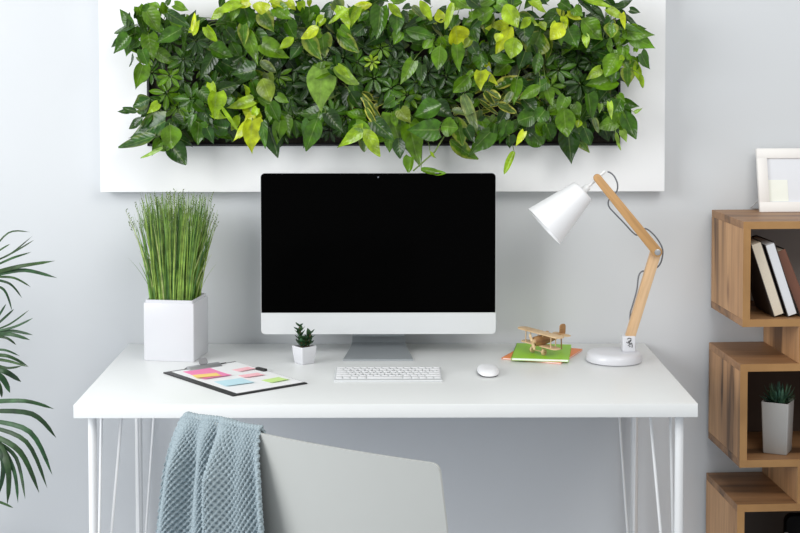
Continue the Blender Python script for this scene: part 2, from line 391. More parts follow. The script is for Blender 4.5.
LEAVES = [
 ('A', -0.71, -0.179, 1.641, -0.751, -0.165, 1.596, 0.034, 'g'),
 ('A', -0.693, -0.191, 1.671, -0.748, -0.171, 1.65, 0.017, 'd'),
 ('A', -0.71, -0.187, 1.666, -0.71, -0.167, 1.705, 0.011, 'd'),
 ('A', -0.697, -0.137, 1.667, -0.706, -0.133, 1.622, 0.037, 'g'),
 ('A', -0.658, -0.201, 1.707, -0.624, -0.191, 1.652, 0.045, 'b'),
 ('A', -0.563, -0.198, 1.66, -0.622, -0.206, 1.627, 0.037, 'g'),
 ('A', -0.658, -0.168, 1.644, -0.644, -0.171, 1.575, 0.043, 'b'),
 ('A', -0.672, -0.173, 1.561, -0.693, -0.166, 1.498, 0.037, 'b'),
 ('A', -0.697, -0.136, 1.625, -0.677, -0.141, 1.589, 0.037, 'd'),
 ('A', -0.635, -0.155, 1.716, -0.663, -0.135, 1.734, 0.023, 'b'),
 ('A', -0.599, -0.189, 1.704, -0.538, -0.195, 1.666, 0.026, 'd'),
 ('A', -0.528, -0.191, 1.652, -0.521, -0.198, 1.701, 0.014, 'y'),
 ('A', -0.65, -0.178, 1.718, -0.677, -0.186, 1.696, 0.026, 'g'),
 ('A', -0.63, -0.135, 1.725, -0.61, -0.117, 1.703, 0.028, 'b'),
 ('A', -0.65, -0.15, 1.675, -0.613, -0.154, 1.653, 0.026, 'g'),
 ('A', -0.669, -0.204, 1.603, -0.659, -0.186, 1.559, 0.028, 'g'),
 ('C', -0.615, -0.155, 1.405, -0.714, -0.135, 1.36, 0.06, 'c'),
 ('C', -0.64, -0.173, 1.365, -0.737, -0.162, 1.334, 0.034, 'c'),
 ('C', -0.657, -0.149, 1.467, -0.705, -0.129, 1.446, 0.037, 'c'),
 ('C', -0.688, -0.183, 1.432, -0.73, -0.162, 1.442, 0.014, 'd'),
 ('C', -0.595, -0.198, 1.396, -0.592, -0.199, 1.336, 0.048, 'b'),
 ('C', -0.606, -0.16, 1.35, -0.559, -0.167, 1.289, 0.048, 'd'),
 ('C', -0.62, -0.145, 1.363, -0.638, -0.155, 1.322, 0.034, 'd'),
 ('C', -0.618, -0.156, 1.333, -0.678, -0.148, 1.305, 0.009, 'p'),
 ('C', -0.632, -0.135, 1.455, -0.664, -0.124, 1.427, 0.026, 'l'),
 ('C', -0.678, -0.159, 1.414, -0.712, -0.16, 1.386, 0.023, 'd'),
 ('C', -0.516, -0.192, 1.401, -0.52, -0.188, 1.343, 0.04, 'g'),
 ('E', -0.402, -0.157, 1.73, -0.469, -0.153, 1.705, 0.034, 'l'),
 ('E', -0.341, -0.184, 1.734, -0.34, -0.194, 1.701, 0.048, 'y'),
 ('E', -0.301, -0.203, 1.717, -0.26, -0.214, 1.687, 0.037, 'b'),
 ('E', -0.319, -0.187, 1.734, -0.262, -0.171, 1.724, 0.026, 'y'),
 ('E', -0.446, -0.136, 1.719, -0.484, -0.121, 1.689, 0.026, 'l'),
 ('E', -0.376, -0.161, 1.735, -0.427, -0.153, 1.724, 0.028, 'y'),
 ('E', -0.273, -0.136, 1.736, -0.25, -0.146, 1.713, 0.026, 'y'),
 ('E', -0.397, -0.148, 1.73, -0.383, -0.127, 1.664, 0.051, 'g'),
 ('E', -0.495, -0.149, 1.666, -0.466, -0.135, 1.622, 0.028, 'l'),
 ('F', -0.486, -0.2, 1.611, -0.428, -0.18, 1.586, 0.04, 'g'),
 ('F', -0.388, -0.159, 1.652, -0.358, -0.159, 1.564, 0.034, 'b'),
 ('F', -0.395, -0.172, 1.671, -0.394, -0.157, 1.614, 0.026, 'v'),
 ('F', -0.432, -0.143, 1.625, -0.408, -0.129, 1.58, 0.031, 'g'),
 ('F', -0.361, -0.191, 1.547, -0.426, -0.174, 1.536, 0.043, 'd'),
 ('F', -0.368, -0.138, 1.547, -0.351, -0.117, 1.488, 0.04, 'v'),
 ('F', -0.379, -0.141, 1.616, -0.346, -0.142, 1.58, 0.031, 'b'),
 ('F', -0.441, -0.178, 1.658, -0.416, -0.159, 1.625, 0.026, 'd'),
 ('F', -0.455, -0.159, 1.569, -0.413, -0.139, 1.547, 0.026, 'd'),
 ('G', -0.342, -0.173, 1.702, -0.312, -0.175, 1.655, 0.04, 'v'),
 ('G', -0.344, -0.157, 1.619, -0.272, -0.163, 1.583, 0.045, 'b'),
 ('G', -0.256, -0.14, 1.636, -0.292, -0.147, 1.608, 0.026, 'l'),
 ('G', -0.273, -0.183, 1.679, -0.249, -0.161, 1.636, 0.037, 'g'),
 ('G', -0.309, -0.146, 1.658, -0.272, -0.157, 1.63, 0.028, 'd'),
 ('G', -0.346, -0.204, 1.569, -0.305, -0.198, 1.542, 0.023, 's'),
 ('G', -0.238, -0.163, 1.613, -0.266, -0.167, 1.575, 0.028, 'd'),
 ('H', -0.368, -0.177, 1.409, -0.37, -0.16, 1.322, 0.062, 'y'),
 ('H', -0.378, -0.167, 1.403, -0.42, -0.165, 1.353, 0.026, 'y'),
 ('H', -0.408, -0.139, 1.421, -0.43, -0.12, 1.381, 0.026, 'l'),
 ('H', -0.369, -0.137, 1.463, -0.439, -0.133, 1.443, 0.034, 'l'),
 ('H', -0.341, -0.194, 1.523, -0.319, -0.201, 1.465, 0.043, 'o'),
 ('H', -0.37, -0.186, 1.514, -0.35, -0.166, 1.456, 0.028, 'g'),
 ('H', -0.354, -0.179, 1.47, -0.3, -0.164, 1.442, 0.023, 'b'),
 ('H', -0.357, -0.142, 1.441, -0.375, -0.14, 1.413, 0.023, 'l'),
 ('H', -0.335, -0.145, 1.405, -0.306, -0.129, 1.308, 0.04, 'd'),
 ('H', -0.295, -0.156, 1.405, -0.304, -0.152, 1.341, 0.034, 'b'),
 ('H', -0.319, -0.205, 1.454, -0.296, -0.188, 1.404, 0.031, 'g'),
 ('H', -0.341, -0.203, 1.404, -0.334, -0.2, 1.335, 0.026, 'g'),
 ('I', -0.466, -0.169, 1.486, -0.473, -0.156, 1.416, 0.051, 'l'),
 ('I', -0.441, -0.169, 1.384, -0.496, -0.171, 1.398, 0.037, 'd'),
 ('I', -0.511, -0.163, 1.436, -0.483, -0.17, 1.398, 0.031, 'd'),
 ('I', -0.456, -0.161, 1.45, -0.408, -0.14, 1.374, 0.011, 'l'),
 ('I', -0.493, -0.202, 1.388, -0.477, -0.193, 1.346, 0.026, 'd'),
 ('I', -0.515, -0.17, 1.492, -0.485, -0.17, 1.453, 0.031, 'g'),
 ('I', -0.43, -0.141, 1.469, -0.452, -0.144, 1.435, 0.023, 'g'),
 ('I', -0.527, -0.19, 1.457, -0.502, -0.172, 1.431, 0.026, 'g'),
 ('K', -0.213, -0.16, 1.721, -0.211, -0.146, 1.661, 0.048, 'g'),
 ('K', -0.184, -0.189, 1.663, -0.229, -0.178, 1.635, 0.037, 'y'),
 ('K', -0.218, -0.181, 1.635, -0.18, -0.168, 1.577, 0.037, 'v'),
 ('K', -0.177, -0.16, 1.644, -0.17, -0.148, 1.583, 0.043, 'v'),
 ('K', -0.172, -0.155, 1.691, -0.194, -0.15, 1.663, 0.028, 'l'),
 ('K', -0.143, -0.189, 1.739, -0.124, -0.177, 1.715, 0.034, 's'),
 ('K', -0.238, -0.156, 1.735, -0.229, -0.135, 1.703, 0.026, 'l'),
 ('K', -0.151, -0.18, 1.718, -0.171, -0.173, 1.668, 0.02, 'd'),
 ('L', -0.179, -0.136, 1.547, -0.18, -0.129, 1.437, 0.068, 'p'),
 ('L', -0.145, -0.153, 1.552, -0.081, -0.142, 1.51, 0.04, 'p'),
 ('L', -0.1, -0.167, 1.486, -0.07, -0.152, 1.444, 0.034, 'd'),
 ('L', -0.133, -0.18, 1.558, -0.1, -0.165, 1.525, 0.023, 'l'),
 ('L', -0.17, -0.159, 1.425, -0.226, -0.149, 1.352, 0.045, 'g'),
 ('L', -0.188, -0.187, 1.415, -0.22, -0.17, 1.328, 0.04, 'g'),
 ('O', -0.039, -0.16, 1.727, -0.1, -0.143, 1.716, 0.026, 'y'),
 ('O', -0.101, -0.196, 1.714, -0.154, -0.184, 1.676, 0.017, 'l'),
 ('O', -0.077, -0.203, 1.717, -0.094, -0.183, 1.665, 0.026, 'l'),
 ('O', -0.135, -0.171, 1.649, -0.08, -0.165, 1.599, 0.034, 'v'),
 ('O', -0.097, -0.147, 1.685, -0.142, -0.13, 1.661, 0.034, 'd'),
 ('O', -0.049, -0.201, 1.706, -0.071, -0.196, 1.684, 0.028, 'g'),
 ('O', -0.127, -0.183, 1.663, -0.094, -0.171, 1.635, 0.026, 'b'),
 ('O', -0.063, -0.186, 1.663, -0.091, -0.192, 1.64, 0.026, 'd'),
 ('T', -0.014, -0.19, 1.72, -0.025, -0.182, 1.635, 0.043, 'g'),
 ('T', 0.03, -0.182, 1.698, 0.03, -0.179, 1.646, 0.034, 'g'),
 ('T', 0.006, -0.179, 1.729, 0.042, -0.164, 1.693, 0.023, 'l'),
 ('T', -0.033, -0.18, 1.668, -0.042, -0.167, 1.63, 0.02, 'g'),
 ('T', 0.042, -0.137, 1.708, 0.061, -0.143, 1.674, 0.026, 'd'),
 ('T', 0.039, -0.166, 1.652, 0.022, -0.156, 1.619, 0.028, 'b'),
 ('P', -0.064, -0.15, 1.385, -0.132, -0.139, 1.334, 0.037, 'l'),
 ('P', -0.058, -0.179, 1.384, -0.02, -0.19, 1.315, 0.043, 'l'),
 ('P', -0.067, -0.168, 1.369, -0.061, -0.172, 1.322, 0.023, 's'),
 ('P', -0.051, -0.139, 1.401, -0.039, -0.146, 1.385, 0.017, 'b'),
 ('P', -0.081, -0.157, 1.402, -0.106, -0.163, 1.363, 0.026, 'g'),
 ('Q', -0.07, -0.149, 1.48, -0.017, -0.159, 1.413, 0.017, 't'),
 ('Q', -0.061, -0.168, 1.464, -0.023, -0.167, 1.397, 0.014, 't'),
 ('Q', -0.056, -0.178, 1.442, -0.028, -0.17, 1.391, 0.014, 't'),
 ('Q', -0.067, -0.152, 1.485, -0.039, -0.133, 1.463, 0.02, 't'),
 ('Q', -0.045, -0.135, 1.407, -0.014, -0.133, 1.395, 0.014, 'l'),
 ('S', 0.014, -0.154, 1.427, 0.036, -0.153, 1.346, 0.057, 'b'),
 ('S', -0.0, -0.143, 1.429, 0.019, -0.127, 1.356, 0.04, 'g'),
 ('S', 0.033, -0.161, 1.358, 0.038, -0.172, 1.305, 0.031, 'd'),
 ('S', 0.039, -0.178, 1.436, 0.066, -0.187, 1.403, 0.034, 'o'),
 ('S', 0.022, -0.173, 1.464, -0.011, -0.174, 1.442, 0.026, 'g'),
 ('U', 0.191, -0.176, 1.668, 0.203, -0.155, 1.61, 0.068, 'y'),
 ('U', 0.149, -0.192, 1.613, 0.143, -0.19, 1.552, 0.037, 'b'),
 ('U', 0.195, -0.192, 1.615, 0.202, -0.182, 1.547, 0.034, 'b'),
 ('U', 0.153, -0.161, 1.677, 0.144, -0.168, 1.712, 0.031, 'y'),
 ('U', 0.055, -0.177, 1.657, 0.13, -0.17, 1.638, 0.031, 'g'),
 ('U', 0.093, -0.202, 1.736, 0.124, -0.181, 1.687, 0.026, 'l'),
 ('U', 0.182, -0.178, 1.731, 0.163, -0.178, 1.662, 0.02, 'l'),
 ('U', 0.072, -0.198, 1.722, 0.107, -0.21, 1.689, 0.017, 's'),
 ('U', 0.212, -0.143, 1.735, 0.173, -0.135, 1.708, 0.026, 'l'),
 ('U', 0.127, -0.178, 1.629, 0.105, -0.185, 1.607, 0.02, 'b'),
 ('U', 0.149, -0.179, 1.635, 0.166, -0.161, 1.607, 0.02, 'b'),
 ('U', 0.075, -0.161, 1.571, 0.041, -0.159, 1.51, 0.031, 'b'),
 ('U', 0.1, -0.151, 1.685, 0.05, -0.153, 1.663, 0.023, 'd'),
 ('U', 0.231, -0.203, 1.629, 0.214, -0.202, 1.607, 0.02, 'o'),
 ('X', 0.151, -0.202, 1.453, 0.085, -0.183, 1.422, 0.048, 'g'),
 ('X', 0.138, -0.177, 1.45, 0.185, -0.18, 1.417, 0.04, 'd'),
 ('X', 0.151, -0.204, 1.393, 0.195, -0.199, 1.387, 0.045, 'b'),
 ('X', 0.194, -0.164, 1.416, 0.211, -0.165, 1.341, 0.04, 'v'),
 ('X', 0.143, -0.204, 1.382, 0.063, -0.199, 1.382, 0.051, 'g'),
 ('X', 0.064, -0.155, 1.396, 0.092, -0.151, 1.284, 0.051, 'b'),
 ('X', 0.069, -0.144, 1.303, 0.061, -0.134, 1.258, 0.031, 'b'),
 ('X', 0.097, -0.166, 1.269, 0.163, -0.168, 1.26, 0.017, 'b'),
 ('X', 0.121, -0.19, 1.32, 0.138, -0.174, 1.305, 0.011, 'l'),
 ('X', 0.117, -0.136, 1.474, 0.106, -0.13, 1.44, 0.028, 'd'),
 ('Y', 0.178, -0.154, 1.351, 0.252, -0.134, 1.3, 0.037, 'v'),
 ('Y', 0.287, -0.19, 1.375, 0.232, -0.193, 1.312, 0.043, 'g'),
 ('Y', 0.256, -0.154, 1.407, 0.283, -0.16, 1.374, 0.034, 'd'),
 ('Y', 0.22, -0.204, 1.387, 0.242, -0.206, 1.349, 0.028, 'd'),
 ('Y', 0.302, -0.178, 1.397, 0.294, -0.173, 1.341, 0.045, 'g'),
 ('Y', 0.335, -0.18, 1.403, 0.316, -0.172, 1.344, 0.034, 'g'),
 ('Z', 0.212, -0.187, 1.478, 0.248, -0.195, 1.381, 0.026, 's'),
 ('Z', 0.182, -0.188, 1.434, 0.237, -0.19, 1.428, 0.02, 's'),
 ('Z', 0.238, -0.172, 1.466, 0.194, -0.173, 1.463, 0.028, 'g'),
 ('Z', 0.261, -0.156, 1.435, 0.256, -0.15, 1.39, 0.017, 's'),
 ('a', 0.296, -0.168, 1.715, 0.221, -0.167, 1.674, 0.04, 'b'),
 ('a', 0.226, -0.187, 1.745, 0.262, -0.179, 1.72, 0.037, 'd'),
 ('a', 0.287, -0.138, 1.696, 0.281, -0.141, 1.644, 0.04, 'v'),
 ('a', 0.305, -0.167, 1.657, 0.289, -0.148, 1.613, 0.034, 'd'),
 ('a', 0.253, -0.197, 1.684, 0.231, -0.191, 1.657, 0.023, 'd'),
 ('a', 0.318, -0.136, 1.73, 0.28, -0.122, 1.708, 0.031, 'g'),
 ('b', 0.23, -0.165, 1.53, 0.189, -0.157, 1.488, 0.04, 'b'),
 ('b', 0.259, -0.185, 1.544, 0.26, -0.175, 1.494, 0.04, 'y'),
 ('b', 0.274, -0.169, 1.538, 0.309, -0.15, 1.504, 0.02, 'y'),
 ('b', 0.261, -0.162, 1.602, 0.266, -0.161, 1.544, 0.037, 'g'),
 ('b', 0.234, -0.195, 1.618, 0.253, -0.2, 1.585, 0.028, 'd'),
 ('b', 0.317, -0.156, 1.596, 0.284, -0.14, 1.568, 0.034, 'g'),
 ('b', 0.34, -0.14, 1.563, 0.3, -0.123, 1.532, 0.04, 'b'),
 ('b', 0.29, -0.184, 1.585, 0.351, -0.181, 1.571, 0.026, 'g'),
 ('b', 0.283, -0.155, 1.618, 0.262, -0.141, 1.596, 0.026, 'd'),
 ('c', 0.324, -0.199, 1.725, 0.357, -0.206, 1.667, 0.048, 'l'),
 ('c', 0.346, -0.168, 1.665, 0.305, -0.162, 1.596, 0.04, 'y'),
 ('c', 0.354, -0.17, 1.635, 0.343, -0.171, 1.582, 0.051, 'l'),
 ('c', 0.378, -0.146, 1.735, 0.318, -0.138, 1.719, 0.031, 'g'),
 ('c', 0.314, -0.192, 1.646, 0.302, -0.202, 1.623, 0.026, 'y'),
 ('c', 0.367, -0.151, 1.702, 0.413, -0.135, 1.685, 0.026, 'v'),
 ('c', 0.396, -0.19, 1.689, 0.37, -0.18, 1.662, 0.026, 'l'),
 ('d', 0.307, -0.137, 1.496, 0.37, -0.124, 1.526, 0.026, 't'),
 ('d', 0.308, -0.204, 1.453, 0.357, -0.182, 1.43, 0.02, 't'),
 ('d', 0.287, -0.184, 1.486, 0.314, -0.194, 1.469, 0.017, 't'),
 ('d', 0.347, -0.194, 1.486, 0.325, -0.198, 1.453, 0.017, 's'),
 ('d', 0.271, -0.18, 1.486, 0.3, -0.16, 1.452, 0.017, 't'),
 ('e', 0.38, -0.185, 1.676, 0.383, -0.192, 1.621, 0.045, 'd'),
 ('e', 0.43, -0.155, 1.652, 0.402, -0.136, 1.585, 0.068, 'v'),
 ('e', 0.49, -0.145, 1.718, 0.435, -0.137, 1.663, 0.037, 'g'),
 ('e', 0.399, -0.164, 1.737, 0.437, -0.17, 1.706, 0.034, 'l'),
 ('e', 0.423, -0.179, 1.593, 0.411, -0.189, 1.538, 0.026, 'g'),
 ('e', 0.387, -0.143, 1.596, 0.371, -0.142, 1.549, 0.037, 'd'),
 ('e', 0.426, -0.14, 1.68, 0.439, -0.15, 1.657, 0.026, 'l'),
 ('e', 0.362, -0.175, 1.519, 0.355, -0.162, 1.452, 0.028, 'b'),
 ('e', 0.424, -0.196, 1.502, 0.371, -0.204, 1.47, 0.028, 'b'),
 ('e', 0.444, -0.165, 1.505, 0.46, -0.167, 1.452, 0.028, 'b'),
 ('g', 0.407, -0.177, 1.419, 0.368, -0.172, 1.405, 0.04, 'g'),
 ('g', 0.437, -0.201, 1.436, 0.416, -0.2, 1.409, 0.037, 'g'),
 ('g', 0.464, -0.139, 1.423, 0.448, -0.127, 1.389, 0.037, 'g'),
 ('g', 0.402, -0.146, 1.376, 0.433, -0.136, 1.339, 0.045, 'g'),
 ('g', 0.444, -0.17, 1.396, 0.46, -0.151, 1.359, 0.037, 'g'),
 ('g', 0.415, -0.174, 1.397, 0.433, -0.165, 1.368, 0.034, 'b'),
 ('g', 0.395, -0.153, 1.401, 0.388, -0.147, 1.362, 0.034, 'd'),
 ('g', 0.49, -0.153, 1.446, 0.455, -0.139, 1.429, 0.037, 'b'),
 ('g', 0.382, -0.171, 1.463, 0.409, -0.179, 1.436, 0.034, 'd'),
 ('g', 0.423, -0.151, 1.429, 0.401, -0.151, 1.396, 0.028, 'g'),
 ('h', 0.378, -0.187, 1.378, 0.356, -0.192, 1.34, 0.02, 'y'),
 ('h', 0.34, -0.185, 1.364, 0.343, -0.175, 1.33, 0.028, 'd'),
 ('h', 0.355, -0.141, 1.32, 0.33, -0.13, 1.26, 0.02, 'l'),
 ('h', 0.366, -0.141, 1.406, 0.351, -0.149, 1.373, 0.023, 'g'),
 ('h', 0.329, -0.177, 1.43, 0.31, -0.18, 1.397, 0.028, 'd'),
 ('i', 0.49, -0.196, 1.442, 0.499, -0.192, 1.367, 0.048, 'b'),
 ('i', 0.506, -0.158, 1.376, 0.517, -0.143, 1.289, 0.048, 'd'),
 ('i', 0.517, -0.137, 1.372, 0.567, -0.124, 1.318, 0.026, 'v'),
 ('i', 0.536, -0.139, 1.406, 0.53, -0.146, 1.387, 0.02, 'l'),
 ('i', 0.556, -0.202, 1.48, 0.568, -0.19, 1.414, 0.037, 'g'),
 ('i', 0.524, -0.151, 1.451, 0.539, -0.159, 1.418, 0.026, 'b'),
 ('i', 0.545, -0.203, 1.387, 0.563, -0.192, 1.342, 0.031, 'd'),
 ('i', 0.574, -0.192, 1.414, 0.584, -0.2, 1.376, 0.014, 's'),
 ('j', 0.486, -0.179, 1.673, 0.453, -0.179, 1.632, 0.043, 'y'),
 ('j', 0.5, -0.151, 1.701, 0.539, -0.152, 1.685, 0.028, 'y'),
 ('j', 0.503, -0.178, 1.659, 0.528, -0.178, 1.61, 0.045, 'g'),
 ('j', 0.549, -0.162, 1.649, 0.551, -0.169, 1.61, 0.023, 'l'),
 ('j', 0.533, -0.193, 1.744, 0.612, -0.183, 1.72, 0.023, 'l'),
 ('j', 0.517, -0.191, 1.717, 0.54, -0.189, 1.695, 0.028, 'b'),
 ('j', 0.478, -0.195, 1.733, 0.512, -0.189, 1.711, 0.028, 'g'),
 ('j', 0.564, -0.176, 1.673, 0.537, -0.169, 1.651, 0.026, 'b'),
 ('k', 0.54, -0.187, 1.687, 0.593, -0.185, 1.634, 0.051, 'b'),
 ('k', 0.568, -0.142, 1.704, 0.611, -0.153, 1.674, 0.037, 'd'),
 ('k', 0.612, -0.149, 1.715, 0.657, -0.16, 1.687, 0.026, 'l'),
 ('k', 0.643, -0.197, 1.7, 0.652, -0.193, 1.659, 0.017, 'y'),
 ('k', 0.62, -0.188, 1.676, 0.618, -0.2, 1.637, 0.034, 'v'),
 ('k', 0.653, -0.168, 1.659, 0.64, -0.15, 1.61, 0.037, 'b'),
 ('k', 0.66, -0.178, 1.651, 0.738, -0.176, 1.643, 0.034, 'b'),
 ('k', 0.601, -0.168, 1.632, 0.556, -0.176, 1.599, 0.034, 'd'),
 ('k', 0.654, -0.146, 1.704, 0.7, -0.152, 1.665, 0.014, 'd'),
 ('k', 0.613, -0.161, 1.629, 0.624, -0.16, 1.59, 0.02, 'b'),
 ('k', 0.66, -0.197, 1.667, 0.703, -0.203, 1.65, 0.017, 'g'),
 ('k', 0.611, -0.153, 1.74, 0.644, -0.155, 1.707, 0.023, 'd'),
 ('l', 0.663, -0.146, 1.576, 0.679, -0.149, 1.543, 0.023, 'v'),
 ('l', 0.671, -0.151, 1.549, 0.674, -0.147, 1.501, 0.034, 'v'),
 ('l', 0.692, -0.137, 1.571, 0.707, -0.118, 1.515, 0.023, 'l'),
 ('l', 0.672, -0.161, 1.574, 0.669, -0.141, 1.607, 0.014, 'b'),
 ('l', 0.651, -0.183, 1.585, 0.642, -0.172, 1.574, 0.017, 'l'),
 ('l', 0.699, -0.168, 1.535, 0.71, -0.148, 1.498, 0.014, 'l'),
 ('l', 0.683, -0.143, 1.585, 0.693, -0.133, 1.557, 0.02, 'b'),
 ('m', 0.625, -0.155, 1.604, 0.594, -0.144, 1.554, 0.037, 'b'),
 ('m', 0.64, -0.186, 1.59, 0.606, -0.193, 1.532, 0.045, 'b'),
 ('m', 0.632, -0.149, 1.523, 0.558, -0.16, 1.504, 0.048, 'b'),
 ('m', 0.593, -0.151, 1.549, 0.553, -0.16, 1.521, 0.028, 'l'),
 ('m', 0.582, -0.163, 1.601, 0.608, -0.142, 1.574, 0.028, 'd'),
 ('m', 0.639, -0.16, 1.546, 0.627, -0.162, 1.513, 0.028, 'g'),
 ('n', 0.638, -0.168, 1.402, 0.585, -0.17, 1.385, 0.034, 'b'),
 ('n', 0.649, -0.186, 1.466, 0.629, -0.174, 1.424, 0.034, 'g'),
 ('n', 0.655, -0.146, 1.454, 0.702, -0.15, 1.445, 0.026, 'g'),
 ('n', 0.641, -0.182, 1.427, 0.656, -0.162, 1.374, 0.031, 'b'),
 ('n', 0.656, -0.18, 1.433, 0.69, -0.178, 1.36, 0.037, 'g'),
 ('n', 0.61, -0.203, 1.458, 0.614, -0.215, 1.415, 0.017, 'l'),
 ('n', 0.614, -0.139, 1.484, 0.588, -0.125, 1.45, 0.031, 'd'),
 ('n', 0.686, -0.164, 1.429, 0.704, -0.174, 1.441, 0.009, 'p'),
 ('n', 0.632, -0.173, 1.374, 0.649, -0.152, 1.326, 0.009, 'p'),
 ('n', 0.643, -0.171, 1.477, 0.662, -0.171, 1.457, 0.017, 'b'),
]
UMBELS = [
 ('B', -0.565, -0.105, 1.575, 0.048, 'g'),
 ('B', -0.509, -0.104, 1.569, 0.037, 'd'),
 ('B', -0.529, -0.145, 1.63, 0.04, 'd'),
 ('B', -0.605, -0.125, 1.53, 0.037, 'b'),
 ('B', -0.479, -0.147, 1.508, 0.037, 'd'),
 ('D', -0.617, -0.103, 1.482, 0.045, 'b'),
 ('D', -0.545, -0.112, 1.465, 0.048, 'g'),
 ('D', -0.586, -0.103, 1.443, 0.043, 'b'),
 ('D', -0.547, -0.12, 1.412, 0.043, 'g'),
 ('D', -0.51, -0.103, 1.462, 0.034, 'd'),
 ('J', -0.267, -0.113, 1.471, 0.051, 'd'),
 ('J', -0.261, -0.12, 1.412, 0.051, 'g'),
 ('J', -0.298, -0.115, 1.496, 0.034, 'd'),
 ('J', -0.234, -0.103, 1.445, 0.037, 'd'),
 ('J', -0.291, -0.102, 1.366, 0.031, 'd'),
 ('M', -0.12, -0.149, 1.583, 0.048, 'd'),
 ('M', -0.208, -0.109, 1.558, 0.043, 'd'),
 ('M', -0.213, -0.125, 1.505, 0.045, 'd'),
 ('M', -0.157, -0.12, 1.583, 0.034, 'd'),
 ('M', -0.081, -0.127, 1.569, 0.034, 'g'),
 ('N', -0.014, -0.104, 1.608, 0.037, 'b'),
 ('N', -0.034, -0.116, 1.524, 0.048, 'g'),
 ('N', -0.068, -0.105, 1.608, 0.031, 'd'),
 ('N', 0.011, -0.127, 1.557, 0.034, 'd'),
 ('N', -0.039, -0.146, 1.569, 0.023, 'l'),
 ('N', 0.014, -0.13, 1.496, 0.034, 'g'),
 ('R', -0.148, -0.143, 1.429, 0.04, 'g'),
 ('R', -0.116, -0.111, 1.417, 0.04, 'b'),
 ('R', -0.158, -0.101, 1.377, 0.034, 'd'),
 ('R', -0.124, -0.127, 1.384, 0.028, 'd'),
 ('V', 0.168, -0.124, 1.529, 0.043, 'd'),
 ('V', 0.117, -0.129, 1.541, 0.04, 'd'),
 ('V', 0.134, -0.119, 1.496, 0.037, 'd'),
 ('V', 0.193, -0.131, 1.496, 0.034, 'd'),
 ('V', 0.131, -0.136, 1.619, 0.026, 'b'),
 ('V', 0.206, -0.146, 1.563, 0.031, 'd'),
 ('V', 0.224, -0.115, 1.484, 0.028, 'd'),
 ('W', 0.059, -0.122, 1.476, 0.045, 'b'),
 ('W', 0.083, -0.141, 1.513, 0.034, 'd'),
 ('W', 0.033, -0.111, 1.507, 0.031, 'd'),
 ('W', 0.028, -0.106, 1.574, 0.034, 'd'),
 ('f', 0.483, -0.116, 1.546, 0.045, 'g'),
 ('f', 0.534, -0.104, 1.557, 0.043, 'd'),
 ('f', 0.542, -0.139, 1.507, 0.045, 'd'),
 ('f', 0.46, -0.141, 1.501, 0.04, 'b'),
 ('f', 0.5, -0.116, 1.489, 0.04, 'd'),
 ('f', 0.478, -0.106, 1.596, 0.04, 'g'),
 ('f', 0.433, -0.104, 1.517, 0.034, 'd'),
 ('f', 0.573, -0.112, 1.568, 0.031, 'd'),
]
